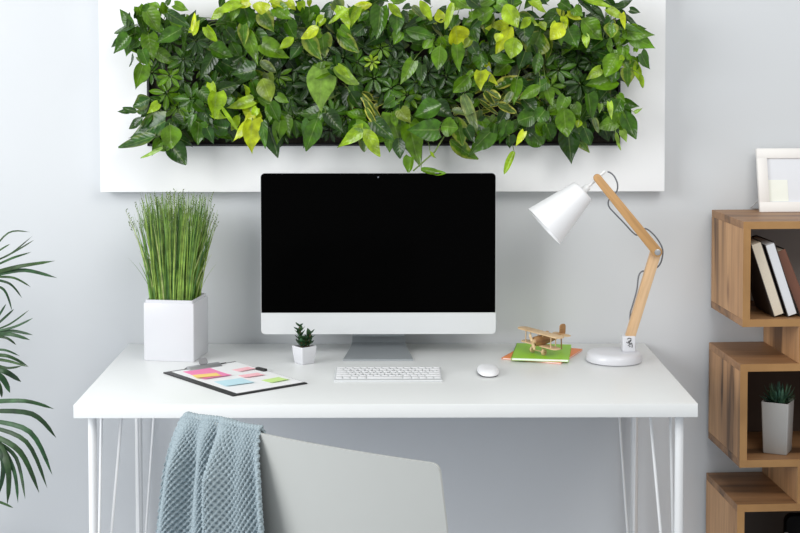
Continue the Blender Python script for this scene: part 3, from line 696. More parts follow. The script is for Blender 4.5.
PALM = {
 1: [
  ((-1.048, -0.35, 1.039), (-0.989, -0.395, 1.066), (-0.939, -0.357, 1.109), 0.008),
  ((-1.054, -0.35, 1.034), (-0.986, -0.365, 1.068), (-0.93, -0.375, 1.101), 0.008),
  ((-1.054, -0.35, 1.023), (-0.983, -0.396, 1.056), (-0.949, -0.33, 1.063), 0.0107),
  ((-1.043, -0.35, 1.012), (-0.962, -0.397, 1.035), (-0.874, -0.38, 1.046), 0.0187),
  ((-1.043, -0.35, 1.007), (-0.953, -0.383, 1.022), (-0.873, -0.363, 0.998), 0.0187),
  ((-1.049, -0.35, 1.002), (-0.979, -0.394, 1.003), (-0.944, -0.358, 0.973), 0.0107),
  ((-1.049, -0.35, 0.996), (-0.993, -0.381, 0.985), (-0.976, -0.325, 0.938), 0.0107),
  ((-1.06, -0.35, 0.98), (-1.013, -0.367, 0.967), (-1.007, -0.31, 0.901), 0.0107),
  ((-1.059, -0.35, 1.05), (-1.002, -0.361, 1.118), (-0.953, -0.324, 1.116), 0.008),
  ((-1.064, -0.35, 1.039), (-1.023, -0.366, 1.073), (-0.998, -0.356, 1.088), 0.008),
 ],
 2: [
  ((-1.042, -0.4, 0.866), (-1.005, -0.401, 0.898), (-0.983, -0.384, 0.919), 0.0107),
  ((-1.037, -0.4, 0.864), (-0.992, -0.393, 0.881), (-0.945, -0.377, 0.915), 0.008),
  ((-1.037, -0.4, 0.861), (-0.977, -0.408, 0.876), (-0.923, -0.423, 0.902), 0.0107),
  ((-1.037, -0.4, 0.858), (-0.984, -0.401, 0.864), (-0.927, -0.412, 0.855), 0.0133),
  ((-1.037, -0.4, 0.853), (-0.979, -0.442, 0.863), (-0.927, -0.443, 0.848), 0.016),
  ((-1.043, -0.4, 0.85), (-0.99, -0.44, 0.853), (-0.968, -0.424, 0.831), 0.0107),
  ((-1.048, -0.4, 0.866), (-1.018, -0.409, 0.905), (-0.994, -0.421, 0.939), 0.0107),
 ],
 3: [
  ((-1.057, -0.35, 0.787), (-0.997, -0.396, 0.796), (-0.962, -0.324, 0.754), 0.016),
  ((-1.057, -0.35, 0.779), (-1.005, -0.367, 0.777), (-0.942, -0.397, 0.767), 0.0133),
  ((-1.057, -0.35, 0.771), (-1.002, -0.397, 0.765), (-0.963, -0.387, 0.768), 0.0107),
  ((-1.063, -0.35, 0.76), (-1.007, -0.379, 0.75), (-0.984, -0.314, 0.709), 0.024),
  ((-1.063, -0.35, 0.749), (-1.028, -0.343, 0.726), (-1.008, -0.339, 0.685), 0.0267),
  ((-1.063, -0.35, 0.739), (-1.027, -0.386, 0.72), (-1.025, -0.357, 0.676), 0.0213),
  ((-1.057, -0.35, 0.798), (-1.012, -0.378, 0.809), (-0.973, -0.367, 0.79), 0.0107),
 ],
 4: [
  ((-1.055, -0.4, 0.675), (-0.94, -0.449, 0.689), (-0.878, -0.392, 0.654), 0.0187),
  ((-1.056, -0.4, 0.651), (-0.935, -0.4, 0.643), (-0.877, -0.377, 0.573), 0.0213),
  ((-1.051, -0.4, 0.627), (-0.93, -0.444, 0.606), (-0.884, -0.397, 0.479), 0.0213),
  ((-1.051, -0.4, 0.611), (-0.941, -0.44, 0.579), (-0.902, -0.379, 0.439), 0.0187),
  ((-1.046, -0.4, 0.59), (-0.962, -0.423, 0.548), (-0.929, -0.356, 0.419), 0.024),
  ((-1.036, -0.4, 0.574), (-0.978, -0.402, 0.526), (-0.946, -0.438, 0.427), 0.016),
  ((-1.025, -0.4, 0.563), (-0.992, -0.431, 0.502), (-1.014, -0.359, 0.387), 0.0293),
  ((-1.015, -0.4, 0.552), (-0.978, -0.422, 0.494), (-0.973, -0.407, 0.407), 0.0187),
  ((-1.041, -0.4, 0.563), (-1.006, -0.424, 0.521), (-1.032, -0.373, 0.419), 0.024),
  ((-1.052, -0.4, 0.552), (-1.033, -0.394, 0.492), (-1.044, -0.397, 0.412), 0.024),
  ((-1.059, -0.4, 0.419), (-1.019, -0.392, 0.403), (-0.99, -0.39, 0.389), 0.0107),
 ],
}
COLS = {'d': (0.020, 0.066, 0.005), 'g': (0.050, 0.140, 0.005), 'b': (0.110, 0.240, 0.006), 'l': (0.29, 0.45, 0.012), 'y': (0.48, 0.58, 0.016),
        'p': (0.24, 0.40, 0.05), 'v': (0.080, 0.19, 0.008, 0.32), 's': (0.10, 0.16, 0.05, 0.15), 'o': (0.17, 0.24, 0.015), 'c': (0.030, 0.095, 0.014, 0.10), 't': (0.08, 0.15, 0.015, 0.8)}
def jitter(c, a=0.16):
    k = 1 + random.uniform(-a, a); h = random.uniform(-a, a) * 0.5
    return (c[0] * k * (1 + h), c[1] * k, c[2] * k * (1 - h), c[3] if len(c) > 3 else 0)
plant_parts = {}
for key, kind, px, pz, label in PLANTS:
    r = thing(kind, (px, -0.034, pz), label, 'plant', group='plants in the framed living wall')
    plant_parts[key] = (r, MB(True), MB(), Vector((px, -0.03, pz)), kind)
def nearest(x, z, kinds=None):
    return min((k for k in plant_parts if kinds is None or plant_parts[k][4] in kinds), key=lambda k: (plant_parts[k][3].x - x) ** 2 + 1.4 * (plant_parts[k][3].z - z) ** 2)
def petiole(mb, root, end, r=0.0014):
    root = Vector(root); end = Vector(end); m = (root + end) / 2 + Vector((0, -0.012, 0.02)) * min(1, (end - root).length / 0.08)
    m.y = min(m.y, -0.036)
    pts = []
    for i in range(6):
        q = i / 5; pts.append(root * (1 - q) ** 2 + m * 2 * q * (1 - q) + end * q * q)
    for q in pts[1:]:
        if not (TX0 + .01 < q.x < TX1 - .01 and TZ0 + .01 < q.z < TZ1 - .01): q.y = min(q.y, -0.056)
    mb.tube(pts, r, 5, r * 0.8)
def fit(p):
    # keep leaf points in front of the frame
    return Vector((p[0], min(p[1], -0.058), p[2]))
def umbel(mb, c, r, col, n=None, tilt=0.35):
    c = Vector(c); n = n or random.randint(7, 9); ph = random.random() * 6
    ax = Vector((random.uniform(-tilt, tilt), -1, random.uniform(-0.05, 0.5))).normalized()
    u = ax.orthogonal().normalized(); v = ax.cross(u)
    for k in range(n):
        a = ph + 2 * pi * k / n + random.uniform(-.15, .15)
        d = (cos(a) * u + sin(a) * v)
        rr = r * random.uniform(0.85, 1.12)
        tipp = fit(c + d * rr - ax * (rr * random.uniform(.05, .4)))
        if (tipp - c).length < 0.3 * rr: continue
        mb.leaf(c + d * rr * 0.12, tipp, rr * 0.34, ax, jitter(col, .12), 'finger', 0.35, 0.12, 6)
for key, bx, by, bz, tx, ty, tz, wd, c in LEAVES:
    r, mb, st, pr, kind = plant_parts[key]
    fw_ = .03 if c in 'ply' else 0
    b = fit((bx, by - fw_, bz)); tp = fit((tx, ty - fw_, tz))
    L = (tp - b).length
    shape = 'strap' if c in 'ts' or wd / L < 0.33 else ('round' if 'round' in kind else ('oval' if wd / L > .9 else random.choice(('heart', 'heart', 'oval'))))
    nrm = Vector((random.uniform(-.5, .5), -1, random.uniform(-.1, .8)))
    tp = fit(b + (tp - b) * 1.08)
    mb.leaf(b, tp, wd * (1.06 if c in 'ly' else 1.26), nrm, jitter(COLS[c], .10), shape, random.uniform(.15, .75), random.uniform(.02, .32), 10, 0.05)
    if kind != 'trailing_vine_plant' and c not in 'tsc' and L > .03:
        for q in range(1 if key in 'YXnli' else 2):
            b2 = fit(b + Vector((random.uniform(-.028, .028), random.uniform(.015, .045), random.uniform(-.02, .03))))
            dr = Matrix.Rotation(random.gauss(0, .8), 3, 'Y') @ (tp - b); dr *= random.uniform(.55, .9)
            t2 = fit(b2 + dr + Vector((0, random.uniform(-.02, .01), 0)))
            if (t2 - b2).length > .02:
                mb.leaf(b2, t2, (t2 - b2).length * random.uniform(.5, .72), (random.uniform(-.7, .7), -1, random.uniform(-.3, .9)), jitter(COLS[random.choice(c + 'ddgb')], .2), 'heart', random.uniform(.1, .5), random.uniform(.05, .35), 8, .04)
    root = pr + Vector(((b.x - pr.x) * .45, 0, (b.z - pr.z) * .45))
    root.x = min(max(root.x, TX0 + .02), TX1 - .02); root.z = min(max(root.z, TZ0 + .02), TZ1 - .02)
    petiole(st, root, b)
for key, ux, uy, uz, ur, c in UMBELS:
    r, mb, st, pr, kind = plant_parts[key]
    umbel(mb, fit((ux, uy, uz)), ur * 1.1, COLS[c])
    petiole(st, pr + Vector(((ux - pr.x) * .4, 0, (uz - pr.z) * .4)), fit((ux, uy + .004, uz)), .0017)
# undergrowth that closes the gaps between the large leaves
rows = 0
for i in range(640):
    x = random.uniform(TX0 + .02, TX1 - .02); z = random.uniform(TZ0 + .05, TZ1 + .004)
    y = random.uniform(-0.115, -0.060)
    k = nearest(x, z); r, mb, st, pr, kind = plant_parts[k]
    c = random.choice('ddddggbs')
    if kind == 'umbrella_plant':
        if i % 2: umbel(mb, (x, y, z), random.uniform(.028, .042), COLS[random.choice('ddgb')])
        else: continue
    elif kind == 'striped_strap_plant':
        a = random.uniform(0, 2 * pi); L = random.uniform(.06, .09)
        mb.leaf((x, y, z), fit((x + L * cos(a), y + .01, z + L * .7 * sin(a))), .013, (0, -1, .3), jitter(COLS[random.choice('st')]), 'strap', .3, .15, 8)
    else:
        a = random.gauss(-pi / 2, 0.9); L = random.uniform(.052, .085)
        tp = fit((x + L * cos(a), y + random.uniform(-.015, .02), z + L * sin(a)))
        if tp.z < TZ0 + .012: tp.z = TZ0 + .012
        if z > TZ1 - .05 and tp.y > -.075: tp.y = -.075
        mb.leaf((x, y, z), tp, L * random.uniform(.5, .68), (random.uniform(-.5, .5), -1, random.uniform(-.1, .7)), jitter(COLS[c], .2),
                'round' if 'round' in kind else 'heart', .25, random.uniform(.05, .25), 7, .03)
    petiole(st, pr + Vector(((x - pr.x) * .6, 0, (z - pr.z) * .6)), (x, y, z))
st = plant_parts['X'][2]
st.tube([(0.115, -0.09, 1.40), (0.145, -0.14, 1.390), (0.162, -0.175, 1.365), (0.135, -0.17, 1.32), (0.075, -0.15, 1.265)], .0022, 6)
for key, (r, mb, st, pr, kind) in plant_parts.items():
    mb.build('foliage', M_LEAF, r, world=True, smooth=180)
    st.build('stems', M_STEM, r, world=True, smooth=180)

# ------------------------------------------------------------------ computer
SX0, SX1, SY = -0.3505, 0.3055, -0.16
mon = thing('desktop_computer', (-0.0225, -0.16, 0.75), 'large all-in-one desktop computer with a blank black screen at the middle of the white desk', 'computer')
def rrect(x0, x1, z0, z1, r, n=6, corners=(1, 1, 1, 1)):
    pts = []
    for (cx, cz, a0, on) in ((x1 - r, z0 + r, -90, corners[0]), (x1 - r, z1 - r, 0, corners[1]), (x0 + r, z1 - r, 90, corners[2]), (x0 + r, z0 + r, 180, corners[3])):
        if on:
            for k in range(n + 1):
                a = rad(a0 + 90 * k / n); pts.append((cx + r * cos(a), cz + r * sin(a)))
        else: pts.append((cx + r * (1 if a0 in (-90, 0) else -1), cz + r * (1 if a0 in (0, 90) else -1)))
    return pts
MXZ = lambda y: Matrix(((1, 0, 0, 0), (0, 0, -1, y), (0, 1, 0, 0), (0, 0, 0, 1)))   # local xy -> world xz, extruded towards -y
SZ0, SZC, SZ1 = 0.8085, 0.869, 1.2605
MB().prism(rrect(SX0, SX1, SZ0, SZ1, 0.012), 0.006, MXZ(SY + 0.006)).build('rim', M_ALU, mon, world=True, smooth=30)
MB().prism(rrect(SX0 + .0012, SX1 - .0012, SZC, SZ1 - .0012, 0.011, corners=(0, 1, 1, 0)), 0.0016, MXZ(SY)).build('screen', M_SCREEN, mon, world=True, smooth=30)
MB().prism(rrect(SX0, SX1, SZ0, SZC - .0006, 0.012, corners=(1, 0, 0, 1)), 0.0016, MXZ(SY)).build('chin', M_ALU, mon, world=True, smooth=30)
wc = MB().cyl((-.0225, SY - .0014, 1.2485), (-.0225, SY - .0022, 1.2485), 0.0022, n=16).build('webcam', mat('webcam_lens', (0.16, 0.17, 0.2), .2), mon, world=True)
def back_shell(t):
    nx, nz = 16, 12; g = []
    for i in range(nx + 1):
        row = []
        for j in range(nz + 1):
            a, b = i / nx * 2 - 1, j / nz * 2 - 1
            h = 0.038 * max(0, (1 - abs(a) ** 2.4)) ** .6 * max(0, (1 - abs(b) ** 2.4)) ** .6
            row.append(t.verts.new((-.0225 + a * .3255, SY + .0062 + h, (SZ0 + SZ1) / 2 + b * .2235)))
        g.append(row)
    for i in range(nx):
        for j in range(nz): t.faces.new((g[i][j], g[i][j + 1], g[i + 1][j + 1], g[i + 1][j]))
    bmesh.ops.recalc_face_normals(t, faces=t.faces)
MB().add(back_shell).build('back_shell', M_ALU, mon, world=True, smooth=60)
# stand: a tapering foot that bends up into the neck
def stand(t):
    prof = [(-0.246, 0.7505, .0960), (-0.246, 0.7545, .0960), (-0.200, 0.7575, .0905), (-0.150, 0.7605, .0840), (-0.105, 0.764, .0785), (-0.083, 0.770, .076), (-0.072, 0.785, .075), (-0.078, 0.82, .075), (-0.092, 0.90, .075), (-0.104, 0.96, .075)]
    low = [(-0.246, 0.7502), (-0.246, 0.7504), (-0.200, 0.7505), (-0.150, 0.7505), (-0.095, 0.7508), (-0.070, 0.757), (-0.062, 0.78), (-0.068, 0.82), (-0.083, 0.90), (-0.096, 0.96)]
    A = []; B = []
    for (y, z, hw), (y2, z2) in zip(prof, low):
        A.append((t.verts.new((-.0225 - hw, y, z)), t.verts.new((-.0225 + hw, y, z))))
        B.append((t.verts.new((-.0225 - hw, y2, z2)), t.verts.new((-.0225 + hw, y2, z2))))
    for i in range(len(A) - 1):
        t.faces.new((A[i][0], A[i][1], A[i + 1][1], A[i + 1][0])); t.faces.new((B[i][1], B[i][0], B[i + 1][0], B[i + 1][1]))
        t.faces.new((A[i][1], B[i][1], B[i + 1][1], A[i + 1][1])); t.faces.new((B[i][0], A[i][0], A[i + 1][0], B[i + 1][0]))
    t.faces.new((A[0][1], A[0][0], B[0][0], B[0][1])); t.faces.new((A[-1][0], A[-1][1], B[-1][1], B[-1][0]))
    bmesh.ops.recalc_face_normals(t, faces=t.faces)
MB().add(stand).build('stand', M_ALU2, mon, world=True, smooth=35)

# ------------------------------------------------------------------ keyboard
kb = thing('keyboard', (0.0055, -0.442, 0.7535), 'slim white keyboard lying on the desk in front of the black screen', 'keyboard')
kb.rotation_euler = (rad(3.2), 0, 0)
KW, KD = 0.279, 0.130
MB().box(-KW / 2, KW / 2, -KD / 2, KD / 2, 0.0, 0.0045, 0.002, 3).build('body', M_ALU, kb, smooth=40)
MB().box(-KW / 2 + .004, KW / 2 - .004, KD / 2 - .016, KD / 2 - .003, -0.0062, 0.0005, 0.002, 3).build('battery_foot', M_ALU2, kb, smooth=40)
kmesh = {}
def key(x, y, wx, wy, ch=''):
    kk = (round(wx, 4), round(wy, 4))
    if kk not in kmesh:
        o = MB().box(-wx / 2, wx / 2, -wy / 2, wy / 2, 0, 0.0018, 0.0007, 2).build('key', M_KEY, kb, smooth=40); kmesh[kk] = o.data
    else:
        o = bpy.data.objects.new('key', kmesh[kk]); S.collection.objects.link(o); o.parent = kb
    o.location = (x, y, 0.0044)
    if ch:
        cu = bpy.data.curves.new('legend', 'FONT'); cu.body = ch; cu.size = 0.0085; cu.align_x = 'CENTER'; cu.align_y = 'CENTER'; cu.offset = 0.0004
        tmp = bpy.data.objects.new('tmp', cu); S.collection.objects.link(tmp)
        bpy.context.view_layer.update()
        me = bpy.data.meshes.new_from_object(tmp.evaluated_get(bpy.context.evaluated_depsgraph_get()))
        bpy.data.objects.remove(tmp); bpy.data.curves.remove(cu)
        me.materials.clear(); me.materials.append(M_LEGEND)
        lg = bpy.data.objects.new('legend', me); S.collection.objects.link(lg); lg.parent = o; lg.location = (0, 0, 0.00185)
P = 0.01905; K = 0.0162
xl = -KW / 2 + 0.0045; xr = KW / 2 - 0.0045
ys = [0.0585, 0.0440 - 0.0012, 0.0235, 0.0045, -0.0145, -0.0345]
def row(y, spec, h=K, dx=0.0028):
    x = xl; tot = sum(a for a, b in spec); sc = (xr - xl - dx * (len(spec) - 1)) / tot
    for a, ch in spec:
        key(x + a * sc / 2, y, a * sc, h, ch); x += a * sc + dx
row(0.0555, [(1.3, '')] + [(1, '')] * 13, 0.0085)
row(0.0395, [(1, c) for c in '`1234567890-='] + [(1.55, '')])
row(0.0205, [(1.55, '')] + [(1, c) for c in 'QWERTYUIOP[]\\'])
row(0.0015, [(1.85, '')] + [(1, c) for c in "ASDFGHJKL;'"] + [(1.85, '')])
row(-0.0175, [(2.4, '')] + [(1, c) for c in 'ZXCVBNM,./'] + [(2.4, '')])
row(-0.0385, [(1, ''), (1, ''), (1, ''), (1.25, ''), (5.6, ''), (1.25, ''), (1, ''), (1, ''), (1, ''), (1, '')], 0.0175)

# ------------------------------------------------------------------ mouse
ms = thing('computer_mouse', (0.268, -0.405, 0.75), 'low rounded white mouse on the desk right of the keyboard', 'mouse')
def dome(t):
    nu, nv = 28, 7; rings = []
    for j in range(nv + 1):
        q = j / nv; rr = cos(q * pi / 2) ** .55 if j < nv else 0
        z = 0.0070 + 0.014 * sin(q * pi / 2)
        ring = []
        for k in range(nu):
            a = 2 * pi * k / nu; ex = 2 / 2.6
            cx = math.copysign(abs(cos(a)) ** ex, cos(a)) * .0285 * rr; cy = math.copysign(abs(sin(a)) ** ex, sin(a)) * .0565 * rr
            ring.append(t.verts.new((cx, cy, z - 1.1 * cy ** 2)))
        rings.append(ring)
    for a, b in zip(rings, rings[1:]):
        for k in range(nu): t.faces.new((a[k], a[(k + 1) % nu], b[(k + 1) % nu], b[k]))
    t.faces.new(rings[0][::-1])
    bmesh.ops.remove_doubles(t, verts=t.verts, dist=1e-6); bmesh.ops.recalc_face_normals(t, faces=t.faces)
MB().add(dome).build('top_shell', M_KEY, ms, smooth=60)
mbase = MB()
mbase.prism([(math.copysign(abs(cos(a)) ** .77, cos(a)) * .0255, math.copysign(abs(sin(a)) ** .77, sin(a)) * .052) for a in [2 * pi * k / 28 for k in range(28)]], 0.0062, Matrix.Translation((0, 0, 0.0004)))
mbase.build('base', M_BLACK, ms, smooth=40)

# ------------------------------------------------------------------ clipboard, sheet and sticky notes
CB = (-0.3945, -0.4650); CR = math.atan2(0.136, 0.172)
cb = thing('clipboard', (*CB, 0.75), 'black clipboard lying askew on the left half of the desk', 'clipboard', rz=CR)
MB().box(-.112, .112, -.171, .171, 0.0003, 0.0035, 0.001).build('board', M_BLACK, cb)
# local +y is the clip end
cl = MB()
cl.prism([(0, 0.0035), (0.030, 0.0035), (0.030, 0.0055), (0.022, 0.011), (0.010, 0.0125), (0.003, 0.009), (0, 0.006)], 0.098, Matrix(((0, 0, 1, -.049), (-1, 0, 0, .166), (0, 1, 0, 0), (0, 0, 0, 1))), 0.0008)
clip = cl.build('clip', mat('grey_steel_clip', (.42, .43, .44), .35, metal=.6), cb, smooth=40)
MB().prism(rrect(-.013, .013, 0, .018, .006), .003, Matrix(((1, 0, 0, 0), (0, .6, -.8, .150), (0, .8, .6, .0125), (0, 0, 0, 1)))).build('clip_lever', mat('steel_lever', (.3, .31, .32), .5, metal=.3), clip, smooth=40)
MB().tube([(-.054, .158, .0062), (.074, .158, .0062)], .0014, 8).build('clip_wire', M_BLACK, clip)
c, s_ = cos(CR), sin(CR)
def sheet(name, cx, cy, hx, hy, z, m, label, cat, rz=0, curl=0.0, group=None, th=0.0003):
    t = MB()
    def f(b):
        nx = 8; top = []; bot = []
        for i in range(nx + 1):
            for arr, dz in ((top, th), (bot, 0)):
                r_ = []
                for j in range(5):
                    u, v = i / nx * 2 - 1, j / 4 * 2 - 1
                    zz = curl * max(0, -v) ** 2
                    r_.append(b.verts.new((u * hx, v * hy, zz + dz)))
                arr.append(r_)
        for g, fl in ((top, 0), (bot, 1)):
            for i in range(nx):
                for j in range(4):
                    q = (g[i][j], g[i + 1][j], g[i + 1][j + 1], g[i][j + 1]); b.faces.new(q[::-1] if fl else q)
        for i in range(nx):
            b.faces.new((top[i + 1][0], top[i][0], bot[i][0], bot[i + 1][0])); b.faces.new((top[i][4], top[i + 1][4], bot[i + 1][4], bot[i][4]))
        for j in range(4):
            b.faces.new((top[0][j], top[0][j + 1], bot[0][j + 1], bot[0][j])); b.faces.new((top[nx][j + 1], top[nx][j], bot[nx][j], bot[nx][j + 1]))
    t.add(f)
    o = t.build(name, m, smooth=40); o.location = (cx, cy, z); o.rotation_euler = (0, 0, rz)
    return tag(o, label, cat, group)
def loc_cb(x, y): return CB[0] + c * x - s_ * y, CB[1] + s_ * x + c * y
x, y = loc_cb(0.008, 0.000)
sheet('paper_sheet', x, y, .101, .160, 0.7537, M_PAPER, 'white paper sheet held by the black clipboard under the sticky notes', 'paper', CR)
def note(wx, wy, hx, hy, z, col, label, rz):
    sheet('sticky_note', wx, wy, hx, hy, z, mat('note', col, .75, noise=.01), label, 'sticky note', rz, .0025, 'sticky notes on the clipboard')
note(-.469, -.424, .040, .060, .7542, (0.93, .27, .50), 'large hot pink sticky note nearest the clipboard clip', CR - .05)
note(-.466, -.452, .033, .024, .7550, (1.0, .72, .22), 'yellow-orange sticky note overlapping the large pink one', CR - .25)
note(-.376, -.372, .027, .020, .7542, (1.0, .55, .60), 'small pale pink sticky note highest on the sheet, beside the clip', CR + .1)
note(-.350, -.446, .029, .021, .7542, (1.0, .55, .60), 'small pale pink sticky note just above the pale blue one', CR - .05)
note(-.387, -.527, .040, .036, .7542, (.56, .80, .88), 'pale blue sticky note low on the white sheet', CR - .1)
note(-.284, -.502, .028, .024, .7542, (.62, .86, .30), 'small light green sticky note near the right corner of the sheet', CR + .05)
pc = thing('paper_clip', (-.331, -.383, .7545), 'small black clip on the far right edge of the clipboard', 'clip', rz=rad(-45))
MB().box(-.018, .018, -.006, .006, -.001, .006, .0015).build('clip_body', M_BLACK, pc)

# ------------------------------------------------------------------ small succulent
sp = thing('potted_succulent', (-.2235, -.272, .75), 'tiny dark succulent in a small white pot on the desk by the monitor stand', 'plant', rz=rad(38))
def square_pot(b, prof, rin, zin, r_corner=.12, n=5):
    """square tapering pot: prof = [(half, z)], rounded vertical corners, inner lip"""
    rings = []
    for hw, z in prof:
        r = hw * r_corner; ring = []
        for (sx, sy, a0) in ((1, -1, -90), (1, 1, 0), (-1, 1, 90), (-1, -1, 180)):
            for k in range(n + 1):
                a = rad(a0 + 90 * k / n); ring.append(b.verts.new((sx * (hw - r) + r * cos(a), sy * (hw - r) + r * sin(a), z)))
        rings.append(ring)
    for p, q in zip(rings, rings[1:]):
        for k in range(len(p)): b.faces.new((p[k], p[(k + 1) % len(p)], q[(k + 1) % len(q)], q[k]))
    b.faces.new(rings[0][::-1]); b.faces.new(rings[-1])
    bmesh.ops.recalc_face_normals(b, faces=b.faces)
MB().add(lambda b: square_pot(b, [(.018, .0003), (.0195, .002), (.0235, .030), (.0245, .0465), (.024, .048), (.022, .048), (.0215, .041)], 0, 0)).build('pot', M_POT, sp, smooth=40)
MB().box(-.0212, .0212, -.0212, .0212, .0405, .0425).build('soil', M_SOIL, sp)
def succ_col(): return jitter((.030, .085, .030), .3)
fo = MB(True); stt = MB()
for (x, y, h) in ((-.008, .004, .058), (.010, -.006, .036), (.014, .008, .030), (-.002, -.010, .024), (-.012, -.008, .028)):
    top = Vector((x * 1.5, y * 1.2, .042 + h)); stt.tube([(x, y, .041), (x * 1.2, y, .042 + h * .5), top], .0018, 6)
    nl = max(2, int(h / .014))
    for lv in range(nl + 1):
        q = (lv + .6) / (nl + .6); cpt = Vector((x * (1 + .5 * q), y, .042 + h * q))
        for k in range(4):
            a = k * pi / 2 + lv * .8 + random.uniform(-.3, .3); L = random.uniform(.014, .021) * (1.1 if lv < nl else .8)
            fo.leaf(cpt, cpt + Vector((cos(a) * L * .85, sin(a) * L * .85, L * random.uniform(.45, 1.0))), L * .72, (0, 0, 1), succ_col(), 'oval', .3, .1, 5)
fo.build('foliage', M_LEAF_MATT, sp); stt.build('stems', mat('brown_stem', (.12, .09, .04), .8), sp, smooth=60)

# ------------------------------------------------------------------ grass planter
gp = thing('potted_grass', (-.585, -.175, .75), 'tall green grass in a white cube pot at the back left corner of the desk', 'plant', rz=rad(-9))
def cube_pot(t):
    square_pot(t, [(.0700, .0003), (.0715, .003), (.0715, .157), (.0709, .1595), (.0690, .1602), (.0672, .1602), (.0672, .1675), (.0662, .168), (.0640, .168), (.0640, .152)], 0, 0, .05, 4)
MB().add(cube_pot).build('pot', M_POT, gp, smooth=40)
MB().box(-.0622, .0622, -.0622, .0622, .153, .163).build('soil', M_SOIL, gp)
gr = MB(True)
for i in range(860):
    bx, by = random.uniform(-.054, .054), random.uniform(-.052, .052)
    if random.random() < .6:       # tufts
        cxs = random.choice((-.048, -.024, 0.0, .024, .048)); bx = cxs + random.gauss(0, .006); by = random.uniform(-.05, .05)
    h = random.uniform(.20, .298) if i % 6 else random.uniform(.10, .22)
    sx = bx * random.uniform(1.2, 2.0) + random.gauss(0, .010); sy = by * random.uniform(.7, 1.2) + random.gauss(0, .012)
    if i % 15 == 0: sx *= 1.35
    sx = max(-.125, min(.118, sx)); sy = max(-.1, min(.1, sy))
    b0 = Vector((bx, by, .160)); b2 = Vector((sx, sy, .162 + h)); b1 = b0.lerp(b2, .5) + Vector((-(sx - bx) * .18, 0, .01))
    wdt = random.uniform(.0010, .0023); g = random.random()
    colr = (.16 + .22 * g, .33 + .22 * g, .05 + .05 * g) if i % 4 else (.08, .20, .04)
    if i % 9 == 0: colr = (.46, .55, .20)
    ang = random.uniform(-.8, .8); side = Vector((cos(ang), sin(ang), 0))
    prev = None
    for k in range(6):
        q = k / 5; p_ = b0 * (1 - q) ** 2 + b1 * 2 * q * (1 - q) + b2 * q * q; ww = wdt * (1 - q ** 2.5 * .85)
        cur = (gr.bm.verts.new(p_ - side * ww), gr.bm.verts.new(p_ + side * ww))
        if prev:
            fc = gr.bm.faces.new((prev[0], prev[1], cur[1], cur[0])); fc.smooth = True
            gr.paint(fc, [cc * (1.0 - .25 * q) for cc in colr])
        prev = cur
    if i % 3 == 0 and h > .2:      # seed head
        for k in range(5):
            p_ = b2 + (b1 - b2).normalized() * (k * .006)
            gr.leaf(p_, p_ + Vector((random.uniform(-.006, .006), random.uniform(-.005, .005), .006)), .0028, (0, -1, 0), (.16, .22, .09), 'finger', .2, 0, 3)
tag(gr.build('grass_blades', M_BLADE, gp), kind='stuff')

# ------------------------------------------------------------------ notebooks and toy biplane
def notebook(name, cx, cy, z, sx, sy, th, rz, col, label):
    n = thing(name, (cx, cy, z), label, 'notebook', rz=rz)
    MB().box(-sx / 2 + .002, sx / 2 - .0015, -sy / 2 + .002, sy / 2 - .002, .0006, th - .0006).build('pages', M_PAPER, n)
    cv = MB(); cv.box(-sx / 2, sx / 2, -sy / 2, sy / 2, th - .0007, th, .0002, 1); cv.box(-sx / 2, sx / 2, -sy / 2, sy / 2, 0.0001, .0007, .0002, 1); cv.box(-sx / 2, -sx / 2 + .0012, -sy / 2, sy / 2, 0.0001, th)
    cv.build('cover', mat(name + '_cover', col, .45, noise=.02), n)
notebook('orange_notebook', .437, -.165, .7501, .170, .205, .0045, rad(-24), (.85, .24, .05), 'thin orange notebook lying askew on the desk beneath the green notebook')
notebook('green_notebook', .434, -.172, .7548, .156, .210, .0072, rad(-9), (.30, .62, .02), 'bright green notebook on the desk under the wooden toy biplane')
ZT = .7621
pl = thing('toy_biplane', (.436, -.203, ZT + .0008), 'small wooden toy biplane parked on the green notebook', 'toy plane', rz=rad(219.7))
pl.matrix_basis = pl.matrix_basis @ Matrix.Rotation(rad(-2.5), 4, 'X') @ Matrix.Diagonal((.86, .86, .86, 1))
# local +x = nose, +y = the wing end nearer the camera
def fuse(t):
    secs = [(.046, .0115, .013, .043), (.040, .014, .015, .043), (.010, .015, .016, .044), (-.02, .012, .013, .045), (-.06, .007, .009, .048), (-.088, .004, .006, .050)]
    rings = []
    for x, hw, hh, zc in secs:
        rings.append([t.verts.new((x, hw * math.copysign(abs(cos(a)) ** .7, cos(a)), zc + hh * math.copysign(abs(sin(a)) ** .7, sin(a)))) for a in [2 * pi * k / 14 for k in range(14)]])
    for a, b in zip(rings, rings[1:]):
        for k in range(14): t.faces.new((a[k], a[(k + 1) % 14], b[(k + 1) % 14], b[k]))
    t.faces.new(rings[0]); t.faces.new(rings[-1]); bmesh.ops.recalc_face_normals(t, faces=t.faces)
MB().add(fuse).build('fuselage', M_TOYD, pl, smooth=50)
def wing(span, chord, x0, z, th):
    return rrect(-chord / 2, chord / 2, -span / 2, span / 2, chord * .45)
MB().prism(wing(.190, .040, 0, 0, 0), .0035, Matrix.Translation((.018, 0, .0675)), .0007).build('upper_wing', M_TOY, pl, smooth=40)
MB().prism(wing(.160, .036, 0, 0, 0), .0035, Matrix.Translation((.016, 0, .0270)), .0007).build('lower_wing', M_TOY, pl, smooth=40)
